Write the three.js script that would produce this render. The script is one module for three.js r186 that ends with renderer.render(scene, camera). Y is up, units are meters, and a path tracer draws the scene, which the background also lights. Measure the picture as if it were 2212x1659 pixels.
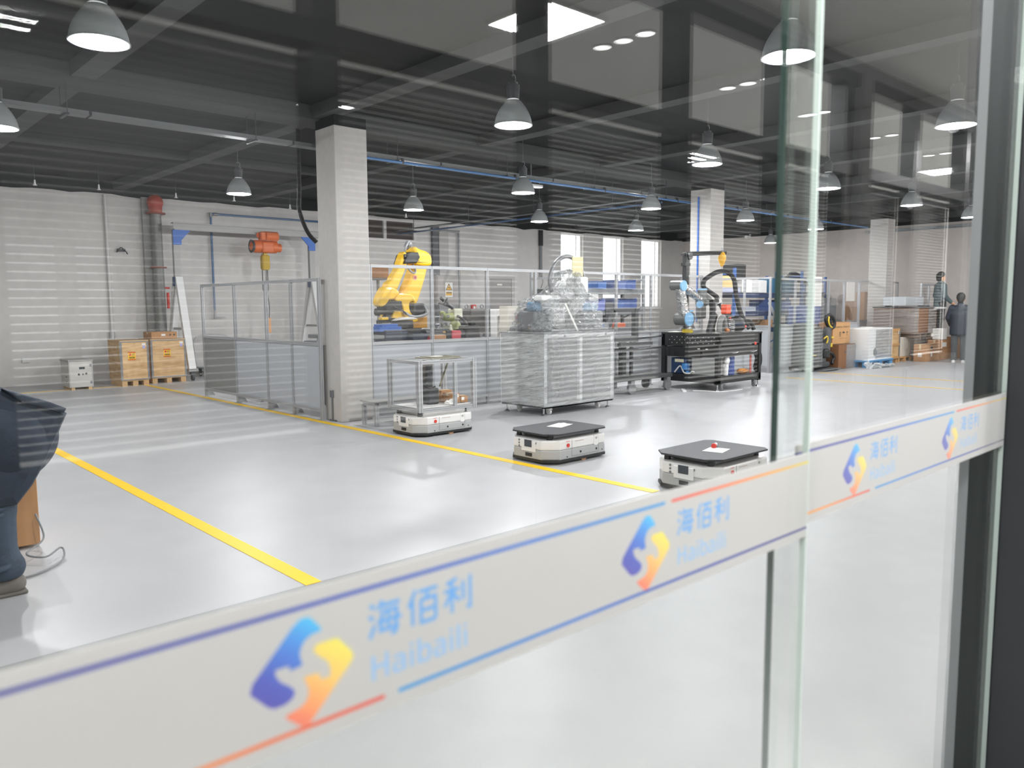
import * as THREE from 'three';
import { RoundedBoxGeometry } from 'three/addons/geometries/RoundedBoxGeometry.js';
import { mergeGeometries } from 'three/addons/utils/BufferGeometryUtils.js';
import { RectAreaLightUniformsLib } from 'three/addons/lights/RectAreaLightUniformsLib.js';
RectAreaLightUniformsLib.init();

// ---------- camera, sky, large lights, exposure ----------
const scene = new THREE.Scene();
scene.background = new THREE.Color(3.2, 3.3, 3.4);
const camera = new THREE.PerspectiveCamera(51.78, 2212 / 1659, 0.05, 80);
{
  const d = Math.PI / 180, yaw = 42.59 * d, pit = 5.78 * d;
  camera.position.set(0, 1.6, 0);
  camera.lookAt(Math.sin(yaw) * Math.cos(pit), 1.6 - Math.sin(pit), -Math.cos(yaw) * Math.cos(pit));
  camera.rotateZ(-0.345 * d);
  camera.focus = 9; camera.userData.fStop = 3.4; camera.setFocalLength(camera.getFocalLength());
}
const renderer = new THREE.WebGLRenderer({ antialias: true });
renderer.toneMapping = THREE.LinearToneMapping;
renderer.toneMappingExposure = 1.0;
renderer.shadowMap.enabled = true;
const LAMP_CD = 15.5, LAMP_GLOW = 5;           // workshop pendants
const LOBBY_W = 165, OFFICE_W = 210, DOWN_CD = 4;  // lobby panels, office panel, office downlights
function area(w, h, k, pos, tgt, col = 0xffffff) {
  const l = new THREE.RectAreaLight(col, k, w, h); l.position.set(...pos); scene.add(l); l.lookAt(...tgt); return l;
}

// ---------- helpers ----------
let seed = 7; const rnd = () => ((seed = (seed * 16807) % 2147483647) / 2147483647);
const rr = (a, b) => a + (b - a) * rnd();
const V = (a) => new THREE.Vector3(...a);
const names = {};
function num(n) { names[n] = (names[n] || 0) + 1; return names[n] > 1 ? n + '_' + String(names[n] - 1).padStart(3, '0') : n; }
function sh(o) { o.castShadow = o.receiveShadow = true; return o; }
function thing(name, label, category, pos = [0, 0, 0], ry = 0, group) {
  const o = new THREE.Group(); o.name = num(name); o.position.set(...pos); o.rotation.y = ry;
  o.userData = { label, category }; if (group) o.userData.group = group; scene.add(o); return o;
}
function part(parent, name, geo, mat, pos, rot, label) {
  const m = sh(new THREE.Mesh(Array.isArray(geo) ? merge(geo) : geo, mat)); m.name = name;
  if (pos) m.position.set(...pos); if (rot) m.rotation.set(...rot); if (label) m.userData.label = label; parent.add(m); return m;
}
function solo(name, label, category, geo, mat, pos, rot, group) {
  const m = part(scene, num(name), geo, mat, pos, rot); m.userData = { label, category }; if (group) m.userData.group = group; return m;
}
function struct(name, geo, mat, pos, rot) { const m = part(scene, num(name), geo, mat, pos, rot); m.userData = { kind: 'structure' }; return m; }
function structG(name) { const g = new THREE.Group(); g.name = num(name); g.userData = { kind: 'structure' }; scene.add(g); return g; }
function dup(root, pos, ry, label, group) {
  const r = root.clone(); r.name = num(root.name.replace(/_\d\d\d$/, '')); r.position.set(...pos); if (ry != null) r.rotation.y = ry;
  r.userData = { ...root.userData }; if (label) r.userData.label = label; if (group) r.userData.group = group; scene.add(r); return r;
}
function merge(list) {
  const l = list.map((g) => { const n = g.index ? g.toNonIndexed() : g.clone(); for (const k of Object.keys(n.attributes)) if (!['position', 'normal', 'uv'].includes(k)) n.deleteAttribute(k); return n; });
  return mergeGeometries(l, false);
}
function mv(g, p) { if (p) g.translate(...p); return g; }
function bx(w, h, d, p, r = 0) { return mv(r ? new RoundedBoxGeometry(w, h, d, 2, r) : new THREE.BoxGeometry(w, h, d), p); }
function bb(x0, x1, y0, y1, z0, z1, r = 0) { return bx(Math.abs(x1 - x0), Math.abs(y1 - y0), Math.abs(z1 - z0), [(x0 + x1) / 2, (y0 + y1) / 2, (z0 + z1) / 2], r); }
function cy(r0, r1, h, p, ax = 'y', s = 20) {
  const g = new THREE.CylinderGeometry(r1, r0, h, s); if (ax === 'x') g.rotateZ(-Math.PI / 2); if (ax === 'z') g.rotateX(Math.PI / 2); return mv(g, p);
}
function rod(a, b, r, s = 10, r2) {
  const A = V(a), B = V(b), d = B.clone().sub(A), g = new THREE.CylinderGeometry(r2 ?? r, r, d.length(), s);
  g.applyQuaternion(new THREE.Quaternion().setFromUnitVectors(new THREE.Vector3(0, 1, 0), d.normalize())); return g.translate(...A.add(B).multiplyScalar(0.5).toArray());
}
function bar(a, b, w, h = w) {      // square bar from a to b
  const A = V(a), B = V(b), d = B.clone().sub(A), g = new THREE.BoxGeometry(w, d.length(), h);
  g.applyQuaternion(new THREE.Quaternion().setFromUnitVectors(new THREE.Vector3(0, 1, 0), d.normalize())); return g.translate(...A.add(B).multiplyScalar(0.5).toArray());
}
function tb(pts, r, n = 40, s = 10) { return new THREE.TubeGeometry(new THREE.CatmullRomCurve3(pts.map(V)), n, r, s); }
function sp(r, p, sx = 1, sy = 1, sz = 1, n = 20) { const g = new THREE.SphereGeometry(r, n, Math.ceil(n * 0.7)); g.scale(sx, sy, sz); return mv(g, p); }
function crump(r, p, sx = 1, sy = 1, sz = 1, n = 9, q = 0.35) { const g = new THREE.IcosahedronGeometry(r, 2), a = g.attributes.position, m = {}; for (let i = 0; i < a.count; i++) { const k = [0, 1, 2].map((j) => a.array[3 * i + j].toFixed(4)).join(); const f = (m[k] ||= 1 + rr(-q, q)); a.setXYZ(i, a.getX(i) * f * sx, a.getY(i) * f * sy, a.getZ(i) * f * sz); } g.computeVertexNormals(); return mv(g, p); }
function lat(prof, p, s = 28) { return mv(new THREE.LatheGeometry(prof.map((q) => new THREE.Vector2(...q)), s), p); }
function poly(pts) { const s = new THREE.Shape(); pts.forEach((q, i) => (i ? s.lineTo(...q) : s.moveTo(...q))); s.closePath(); return s; }
function smooth(pts) { const s = new THREE.Shape(), n = pts.length, m = (i) => [(pts[i % n][0] + pts[(i + 1) % n][0]) / 2, (pts[i % n][1] + pts[(i + 1) % n][1]) / 2]; s.moveTo(...m(0)); for (let i = 1; i <= n; i++) s.quadraticCurveTo(...pts[i % n], ...m(i)); return s; }
function ex(shape, z0, z1, b = 0.01) {
  const g = new THREE.ExtrudeGeometry(shape, { depth: z1 - z0 - 2 * b, bevelEnabled: b > 0, bevelSize: b, bevelThickness: b, bevelSegments: 2, bevelOffset: -b, curveSegments: 6 }); return g.translate(0, 0, z0 + b);
}
const slotShape = (s) => { const h = s / 2, a = s * 0.1, d = s * 0.14; const q = [[-h, -h], [-a, -h], [-a, -h + d], [a, -h + d], [a, -h], [h, -h]]; const out = []; for (let k = 0; k < 4; k++) { const c = [1, 0, -1, 0][k], t = [0, 1, 0, -1][k]; for (let i = k ? 1 : 0; i < q.length - (k === 3 ? 1 : 0); i++) out.push([q[i][0] * c - q[i][1] * t, q[i][0] * t + q[i][1] * c]); } return poly(out); };
const aluCache = {};
function alu(a, b, s = 0.04) {      // slotted aluminium profile from a to b
  const A = V(a), d = V(b).sub(A), L = d.length(), k = s + '|' + L.toFixed(4);
  const g = (aluCache[k] ||= new THREE.ExtrudeGeometry(slotShape(s), { depth: L, bevelEnabled: false })).clone();
  d.normalize(); if (Math.abs(d.y) > 0.9) g.rotateX(d.y > 0 ? -Math.PI / 2 : Math.PI / 2); else g.applyQuaternion(new THREE.Quaternion().setFromUnitVectors(new THREE.Vector3(0, 0, 1), d));
  return g.translate(...a);
}
// ---------- textures ----------
function tex(c, srgb = true, rep = true) { const t = new THREE.CanvasTexture(c); if (srgb) t.colorSpace = THREE.SRGBColorSpace; t.wrapS = t.wrapT = rep ? THREE.RepeatWrapping : THREE.ClampToEdgeWrapping; t.magFilter = THREE.LinearFilter; return t; }
function canvas(w, h, f) { const c = document.createElement('canvas'); c.width = w; c.height = h; f(c.getContext('2d'), w, h); return c; }
function grainC(w, h, base, amp, cell) {    // tileable layered value noise around a base colour
  const L = cell.map((n) => { const a = new Float32Array(n[0] * n[1]); for (let i = 0; i < a.length; i++) a[i] = rnd() - 0.5; return [n[0], n[1], a, n[2]]; });
  return canvas(w, h, (g) => {
    const im = g.createImageData(w, h);
    for (let y = 0; y < h; y++) for (let x = 0; x < w; x++) {
      let v = 0;
      for (const [nx, ny, a, k] of L) { const fx = (x / w) * nx, fy = (y / h) * ny, i = fx | 0, j = fy | 0, u = fx - i, t = fy - j, su = u * u * (3 - 2 * u), st = t * t * (3 - 2 * t), q = (p, r) => a[(p % nx) + (r % ny) * nx]; v += k * ((q(i, j) * (1 - su) + q(i + 1, j) * su) * (1 - st) + (q(i, j + 1) * (1 - su) + q(i + 1, j + 1) * su) * st); }
      for (let k = 0; k < 3; k++) im.data[(y * w + x) * 4 + k] = base[k] + amp[k] * v; im.data[(y * w + x) * 4 + 3] = 255;
    }
    g.putImageData(im, 0, 0);
  });
}
const T = {};
T.paint = tex(grainC(256, 256, [232, 231, 229], [14, 14, 14], [[6, 6, 0.6], [40, 40, 0.5]]));
T.floorRough = tex(grainC(256, 256, [120, 120, 120], [14, 14, 14], [[3, 3, 0.5], [9, 9, 0.5], [80, 80, 0.4]]), false);
T.ply = tex(grainC(256, 256, [206, 170, 122], [40, 40, 38], [[2, 24, 0.7], [5, 90, 0.6], [12, 8, 0.35]]));
T.card = tex(grainC(128, 128, [183, 138, 96], [14, 12, 10], [[3, 3, 0.8], [40, 6, 0.7]]));
T.denim = tex(grainC(128, 128, [255, 255, 255], [60, 60, 60], [[4, 5, 0.9], [50, 50, 0.6]]));
T.film = (() => {      // wrinkles of stretch film: many slanted strokes
  const c = canvas(512, 512, (g, w, h) => { g.fillStyle = '#808080'; g.fillRect(0, 0, w, h); for (let i = 0; i < 420; i++) { const v = (rnd() * 255) | 0; g.strokeStyle = `rgba(${v},${v},${v},${rr(0.2, 0.8)})`; g.lineWidth = rr(1, 5); const x = rr(-80, w), y = rr(0, h), l = rr(60, 260); for (const dx of [0, w]) { g.beginPath(); g.moveTo(x - dx + w, y); g.quadraticCurveTo(x - dx + w + l / 2, y - l * 0.06 + rr(-6, 6), x - dx + w + l, y - l * 0.14); g.stroke(); g.beginPath(); g.moveTo(x - dx, y); g.quadraticCurveTo(x - dx + l / 2, y - l * 0.06, x - dx + l, y - l * 0.14); g.stroke(); } } });
  return tex(c, false);
})();
T.crumple = tex(grainC(256, 256, [128, 128, 128], [120, 120, 120], [[9, 9, 0.7], [22, 22, 0.6], [50, 50, 0.3]]), false);
// ---------- materials ----------
const MM = {};
function mat(key, color, rough = 0.6, metal = 0, o = {}) { return (MM[key] ||= new (o.transmission || o.clearcoat || o.sheen ? THREE.MeshPhysicalMaterial : THREE.MeshStandardMaterial)({ name: key, color, roughness: rough, metalness: metal, ...o })); }
const white = mat('white_wall_paint', 0xdedcda, 0.75, 0, { map: T.paint });
const blackPaint = mat('black_ceiling_paint', 0x151817, 0.85);
const beamGrey = mat('grey_beam_paint', 0x434544, 0.8);
const aluM = mat('anodised_aluminium', 0xb2b3b5, 0.45, 0.4);
const greyPanel = mat('grey_acm_panel', 0xb3b6ba, 0.5);
const darkPanel = mat('darker_grey_panel', 0x8b8b89, 0.5);
const acryl = mat('clear_acrylic', 0xfafafa, 0.02, 0, { transmission: 1, thickness: 0, ior: 1.49, side: THREE.DoubleSide });
const black = mat('black_plastic', 0x1b1c1d, 0.45);
const blackSteel = mat('black_powder_coat', 0x232425, 0.42, 0.2);
const darkGrey = mat('dark_grey_plastic', 0x3d4042, 0.5);
const midGrey = mat('mid_grey_plastic', 0x7d7f80, 0.5);
const steel = mat('bright_steel', 0xc9cacb, 0.22, 0.95);
const dullSteel = mat('dull_steel', 0x85888a, 0.45, 0.8);
const whiteP = mat('white_plastic', 0xe9e8e6, 0.35);
const paper = mat('white_paper', 0xeceae6, 0.9);
const yellow = mat('robot_yellow', 0xf8c508, 0.4, 0, { clearcoat: 0.4, clearcoatRoughness: 0.25 });
const ochre = mat('ochre_paint', 0xb8862c, 0.55);
const lineY = mat('yellow_floor_paint', 0xffce0a, 0.45);
const blueP = mat('blue_enamel', 0x1f5fb4, 0.42);
const rackBlue = mat('rack_blue', 0x345f9e, 0.5);
const navyBeam = mat('navy_beam', 0x26385e, 0.5);
const binBlue = mat('bin_blue', 0x42588e, 0.5);
const teal = mat('teal_box', 0x1c5573, 0.6);
const card = mat('cardboard', 0xffffff, 0.85, 0, { map: T.card });
const cardDark = mat('brown_cardboard', 0xb9a898, 0.85, 0, { map: T.card });
const ply = mat('plywood', 0xffffff, 0.75, 0, { map: T.ply });
const pine = mat('pale_pine', 0xf6e6cf, 0.75, 0, { map: T.ply });
const red = mat('signal_red', 0xd0362a, 0.45);
const orange = mat('hoist_orange', 0xd0672f, 0.5);
const amber = mat('amber_yellow', 0xd9a52e, 0.5);
const lightBlue = mat('cobot_cap_blue', 0x7fb0d4, 0.4);
const cobotGrey = mat('cobot_grey', 0x6c6e6c, 0.4, 0.3);
const foil = mat('silver_foil_wrap', 0xd2d3d2, 0.18, 0.9, { bumpMap: T.crumple, bumpScale: 0.03 });
const film = mat('stretch_film', 0xf8f9f9, 0.13, 0, { transmission: 0.84, thickness: 0, ior: 1.6, side: THREE.DoubleSide, bumpMap: T.film, bumpScale: 0.022 });
const rubber = mat('black_rubber', 0x161616, 0.7);
const skin = mat('skin', 0xd9a884, 0.55);
const hairM = mat('black_hair', 0x14110f, 0.6);
// ================= STRUCTURE =================
const epoxy = mat('grey_epoxy_floor', 0xc9cacd, 0.3, 0, { roughnessMap: T.floorRough, map: T.paint, roughness: 0.84 });
function uvM(g, k = 0.25) {          // box-projected uv in metres * k
  const n = g.index ? g.toNonIndexed() : g, p = n.attributes.position, q = n.attributes.normal, u = new Float32Array(p.count * 2);
  for (let i = 0; i < p.count; i++) { const ax = Math.abs(q.getX(i)), ay = Math.abs(q.getY(i)), az = Math.abs(q.getZ(i)); u[2 * i] = k * (ax > ay && ax > az ? p.getZ(i) : p.getX(i)); u[2 * i + 1] = k * (ay > ax && ay > az ? p.getZ(i) : p.getY(i)); }
  n.setAttribute('uv', new THREE.BufferAttribute(u, 2)); return n;
}
const XW = -4, XE = 26.2, ZB = -18.55;
struct('floor', uvM(bb(XW - 0.3, XE + 0.3, -0.2, 0, ZB - 0.3, -4.05), 0.12), epoxy);
struct('floor', uvM(bb(XW - 0.3, XE + 0.3, -0.2, 0, -4.05, -0.6), 0.2), mat('polished_grey_tile', 0xa3a5a5, 0.42, 0, { map: T.paint }));
struct('floor', uvM(bb(XW, 16.2, -0.2, 0, -0.6, 7.8), 0.3), mat('lobby_tile', 0xd9dad9, 0.3, 0, { map: T.paint }));
{ // workshop walls: white to 4.0 m, black above, openings for the windows of the back wall
  const wins = [[19.31, 20.41], [21.45, 22.56], [23.6, 24.8]], y0 = 1.42, y1 = 3.96, z0 = ZB, z1 = ZB - 0.28, gs = [];
  let x = XW - 0.3; for (const [a, b] of wins) { gs.push(bb(x, a, 0, 4.0, z0, z1), bb(a, b, 0, y0, z0, z1), bb(a, b, y1, 4.0, z0, z1)); x = b; } gs.push(bb(x, XE + 0.3, 0, 4.0, z0, z1));
  const wb = structG('wall_back'); part(wb, 'wall_face', uvM(merge(gs)), white);
  const pts = [[XW - 0.3, 4.85]]; for (let i = 0; i <= 90; i++) { const t = XW - 0.3 + ((XE - XW + 0.6) * i) / 90; pts.push([t, 3.985 + 0.03 * Math.sin(i * 1.3) * Math.sin(i * 0.37) + rr(-0.012, 0.012)]); } pts.push([XE + 0.3, 4.85]);
  part(wb, 'painted_band', ex(poly(pts), ZB - 0.26, ZB + 0.012, 0), blackPaint);
  wins.forEach(([a, b]) => {
    const w = structG('window'); w.name = 'window_' + (wins.findIndex((q) => q[0] === a) + 3);
    const zf = ZB - 0.1, f = 0.06;
    part(w, 'window_frame', [bb(a, a + f, y0, y1, zf - 0.05, zf), bb(b - f, b, y0, y1, zf - 0.05, zf), bb(a + f, b - f, y0, y0 + f, zf - 0.05, zf), bb(a + f, b - f, y1 - f, y1, zf - 0.05, zf), bb(b - 0.28, b - 0.24, y0 + f, y1 - f, zf - 0.05, zf)], whiteP);
    part(w, 'window_sill', bb(a - 0.05, b + 0.05, y0 - 0.05, y0, ZB - 0.2, ZB + 0.06), whiteP);
  });
  const wr = structG('wall_right'); part(wr, 'wall_face', uvM(bb(XE, XE + 0.3, 0, 3.98, ZB, -0.6)), mat('warm_wall_paint', 0xe0d8d3, 0.75, 0, { map: T.paint })); part(wr, 'painted_band', bb(XE - 0.01, XE + 0.3, 3.98, 4.85, ZB, -0.6), blackPaint);
  const wl = structG('wall_left'); part(wl, 'wall_face', uvM(bb(XW - 0.3, XW, 0, 4, ZB, -0.6)), white); part(wl, 'painted_band', bb(XW - 0.3, XW + 0.01, 4, 4.85, ZB, -0.6), blackPaint);
  const wf = structG('wall_front'); part(wf, 'wall_face', [bb(XW, -1, 0, 4.85, -0.82, -0.62), bb(-1, 2.69, 3.32, 4.85, -0.82, -0.62), bb(3.05, XE, 0, 4.85, -0.82, -0.62)], white);
}
struct('ceiling', bb(XW - 0.3, XE + 0.3, 4.26, 4.55, ZB - 0.3, -0.6), blackPaint);
for (let k = -2; k < 9; k++) { const x = 2.63 + 2.91 * k; if (x > XW) struct('ceiling_beam', bb(x - 0.125, x + 0.125, 4.1, 4.27, ZB, -0.82), beamGrey); }
struct('ceiling_beam', bb(XW, XE, 4.08, 4.27, -10.36, -9.82), beamGrey);
struct('ceiling_beam', bb(XW, XE, 4.14, 4.27, -14.4, -14.15), beamGrey);
{ // columns of the row at z = -9.45
  [5.53, 14.3, 23.1].forEach((x, i) => {
    const c = structG('column'); const hgt = 3.965 - i * 0.015;
    part(c, 'column_shaft', uvM(bx(0.5, hgt, 0.5, [x + 0.25, hgt / 2, -9.7], 0.012), 0.5), mat('column_paint', 0xd2cfcc, 0.7, 0, { map: T.paint }));
    part(c, 'painted_top', bx(0.49, 4.1 - hgt, 0.49, [x + 0.25, (hgt + 4.1) / 2, -9.7]), blackPaint);
    if (!i) { part(c, 'socket_conduit', [rod([x - 0.012, 0.02, -9.68], [x - 0.012, 0.34, -9.68], 0.012), bx(0.03, 0.1, 0.07, [x - 0.014, 0.38, -9.68], 0.006), bx(0.03, 0.02, 0.16, [x - 0.012, 0.012, -9.66])], dullSteel); }
    if (i === 1) part(c, 'air_pipe', rod([x - 0.02, 1.2, -9.74], [x - 0.02, 3.8, -9.74], 0.018), blueP);
  });
}
// floor markings
const stripe = (label, a, b, w) => { const dx = b[0] - a[0], dz = b[1] - a[1]; const alongX = Math.abs(dx) > Math.abs(dz); solo('floor_line', label, 'floor line', alongX ? bb(a[0], b[0], 0.0005, 0.003, a[1] - w / 2, a[1] + w / 2) : bb(a[0] - w / 2, a[0] + w / 2, 0.0005, 0.003, a[1], b[1]), lineY); };
stripe('broad bright yellow floor line running from beside the bending worker to the logo strip', [2.15, -4.04], [2.15, -17.9], 0.1);
stripe('yellow floor line running along the low grey fence, past the column and the mobile robots', [5.37, -4.04], [5.37, -16.9], 0.1);
stripe('faint yellow floor line crossing behind the white case to the wooden crates', [2.25, -16.96], [5.3, -16.96], 0.08);
stripe('thin yellow floor line on the bare floor seen through the sliding glass door, nearer of the two', [15.68, -1.5], [15.68, -8.4], 0.07);
stripe('thin yellow floor line passing close to the floor scrubber', [17.35, -1.5], [17.35, -8.5], 0.07);

// ---------- glass front ----------
const glass = mat('clear_float_glass', 0xfafbfa, 0.012, 0, { transmission: 1, thickness: 0, ior: 1.52, side: THREE.DoubleSide });
const edgeDark = mat('dark_green_glass_edge', 0x31453f, 0.25), edgePale = mat('pale_glass_edge', 0xb9c4bf, 0.3);
const w1 = structG('window'); w1.name = 'window_1';
part(w1, 'pane', bb(-1, 1.396, 0.02, 3.3, -0.712, -0.7), glass); part(w1, 'glass_edge', bb(1.3965, 1.4, 0.02, 3.3, -0.712, -0.7), edgePale, null, null, 'pale ground edge of the fixed pane');
const d1 = structG('door'); d1.name = 'door_1';
part(d1, 'pane', bb(1.3345, 2.676, 0.02, 3.3, -0.742, -0.73), glass); part(d1, 'glass_edge', bb(1.331, 1.334, 0.02, 3.3, -0.742, -0.73), edgeDark, null, null, 'dark green edge of the sliding pane'); part(d1, 'glass_edge', bb(2.6765, 2.68, 0.02, 3.3, -0.742, -0.73), edgePale, null, null, 'pale edge beside the door post');
const frameDark = mat('dark_bronze_frame', 0x232527, 0.35, 0.3), frameSide = mat('brushed_frame_side', 0xa4a6a8, 0.4, 0.4);
{ const t = structG('trim'); t.name = 'trim_1';
  part(t, 'post', bb(2.69, 3.05, 0, 3.32, -0.8, -0.6), frameDark); part(t, 'rear_flange', bb(2.5, 2.688, 0, 3.32, -0.79, -0.765), frameDark); part(t, 'flange_side', bb(2.496, 2.4995, 0, 3.32, -0.79, -0.765), frameSide);
  part(t, 'floor_track', bb(-1, 2.49, 0, 0.018, -0.75, -0.695), frameSide); part(t, 'head_track', bb(-1, 2.69, 3.3, 3.34, -0.76, -0.66), frameDark); }
// ---------- frosted strips with the printed marks ----------
function han(g, x, y, s, lines) { g.beginPath(); for (const L of lines) L.split(' ').forEach((p, i) => { const [a, b] = p.split(',').map(Number); g[i ? 'lineTo' : 'moveTo'](x + (a * s) / 100, y + (b * s) / 100); }); g.stroke(); }
const HAI = ['8,10 20,20', '4,38 17,47', '5,93 20,62', '42,5 30,28', '38,18 93,18', '42,34 84,34 80,92 66,95', '42,34 36,80 90,80', '27,57 98,57', '58,39 62,50', '57,63 61,74'];
const BAI = ['28,5 6,46', '18,30 18,96', '38,12 96,12', '66,12 61,33', '44,34 90,34 90,94', '44,34 44,94 90,94', '44,63 90,63'];
const LI = ['48,6 12,16', '4,35 56,35', '30,12 30,96', '30,38 6,74', '32,42 55,68', '68,18 68,68', '92,6 92,92 79,91'];
function band(x0, x1, ppm, segs, logos) {      // printed film, drawn in metres from x0; y 0 = top
  const W = Math.round((x1 - x0) * ppm), H = Math.round(0.16 * ppm);
  const c = canvas(W, H, (g) => {
    g.fillStyle = '#cccbc8'; g.fillRect(0, 0, W, H); g.save(); g.scale(ppm, ppm); g.translate(-x0, 0);
    for (const [y, a, b, cols] of segs) { const q = g.createLinearGradient(a, 0, b, 0); cols.forEach((k, i) => q.addColorStop(i / (cols.length - 1), k)); g.strokeStyle = q; g.lineWidth = 0.0045; g.beginPath(); g.moveTo(a, y); g.lineTo(b, y); g.stroke(); }
    for (const lx of logos) {
      const P = (s) => { g.beginPath(); s.split(' ').forEach((p, i) => { const [a, b] = p.split(',').map(Number); g[i ? 'lineTo' : 'moveTo'](lx + a * 0.0011, 0.03 + b * 0.0011); }); g.closePath(); g.fill(); g.lineJoin = 'round'; g.lineWidth = 0.004; g.strokeStyle = g.fillStyle; g.stroke(); };
      let q = g.createLinearGradient(lx + 0.06, 0.03, lx + 0.005, 0.105); [['#5fcbe8', 0], ['#5b9fda', 0.35], ['#6070c6', 0.75], ['#6a62bd', 1]].forEach(([k, t]) => q.addColorStop(t, k)); g.fillStyle = q;
      P('52,1 47,1 40,6 1,46 -1,53 14,69 19,72 28,72 35,69 37,65 33,60 24,53 19,45 19,37 36,37 36,42 45,41 43,35 43,29 46,22 50,18 56,15 65,14 55,2');
      q = g.createLinearGradient(lx + 0.1, 0.07, lx + 0.045, 0.14); [['#e9e27a', 0], ['#ebd084', 0.4], ['#ecb27c', 0.75], ['#e6907a', 1]].forEach(([k, t]) => q.addColorStop(t, k)); g.fillStyle = q;
      P('82,29 63,29 60,32 64,37 74,46 77,55 76,64 63,64 62,57 50,56 54,65 54,73 51,79 45,83 31,86 45,98 51,99 96,54 98,50 96,45');
      g.strokeStyle = '#7ab6e0'; g.lineWidth = 0.0045; g.lineCap = 'butt'; g.lineJoin = 'miter';
      han(g, lx + 0.128, 0.033, 0.044, HAI); han(g, lx + 0.178, 0.033, 0.044, BAI); han(g, lx + 0.228, 0.033, 0.044, LI);
      g.fillStyle = '#9cc6e6'; g.save(); g.translate(lx + 0.128, 0.121); g.scale(0.001, 0.001); g.font = '38px sans-serif'; g.scale(138 / Math.max(1, g.measureText('Haibaili').width), 1); g.fillText('Haibaili', 0, 0); g.restore();
    }
    g.restore();
  });
  return tex(c, true, false);
}
const BL = ['#4b3f9e', '#3b57b8', '#3f86cf', '#37a9d8'], OR = ['#e0604a', '#e88a44', '#eab640', '#dcdc4a'];
function strip(label, x0, x1, z, y, segs, logos, fx0, fx1) {
  const t = band(x0, x1, 2047 / (x1 - x0), segs, logos);
  const m = mat('frosted_film_' + x1, 0xffffff, 0.97, 0, { map: t, transmission: 0.8, thickness: 0, side: THREE.DoubleSide });
  const g = new THREE.BoxGeometry(fx1 - fx0, 0.16, 0.0006); g.translate((fx0 + fx1) / 2, y + 0.08, z);
  const p = g.attributes.position, u = g.attributes.uv; for (let i = 0; i < p.count; i++) u.setXY(i, (p.getX(i) - x0) / (x1 - x0), (p.getY(i) - y) / 0.16);
  solo('safety_strip', label, 'safety strip', g, m);
}
strip('frosted strip printed with two colourful logos across the fixed left glass pane', 0.04, 1.4, -0.6992, 1.16,
  [[0.0175, 0.0, 0.952, ['#4b3f9e', '#3b57b8', '#4a86cf', '#37a9d8']], [0.0175, 0.968, 1.42, OR], [0.143, 0, 0.452, ['#e6c04a', '#e8a24a', '#e0604a']], [0.143, 0.47, 1.4, ['#37a9d8', '#3f86cf', '#3b4fb0', '#3f3a94']]], [0.305, 0.855], -1, 1.395);
strip('frosted strip printed with two colourful logos across the sliding glass door', 1.331, 2.68, -0.7292, 1.168,
  [[0.0165, 1.331, 2.245, ['#4b3f9e', '#3b49b0', '#3f86cf', '#37a9d8']], [0.0165, 2.262, 2.68, OR], [0.142, 1.4, 1.742, ['#eab640', '#e8a24a', '#e0604a']], [0.142, 1.77, 2.68, ['#37a9d8', '#3f86cf', '#3b4fb0', '#2b2a55']]], [1.61, 2.17], 1.4015, 2.675);

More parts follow.
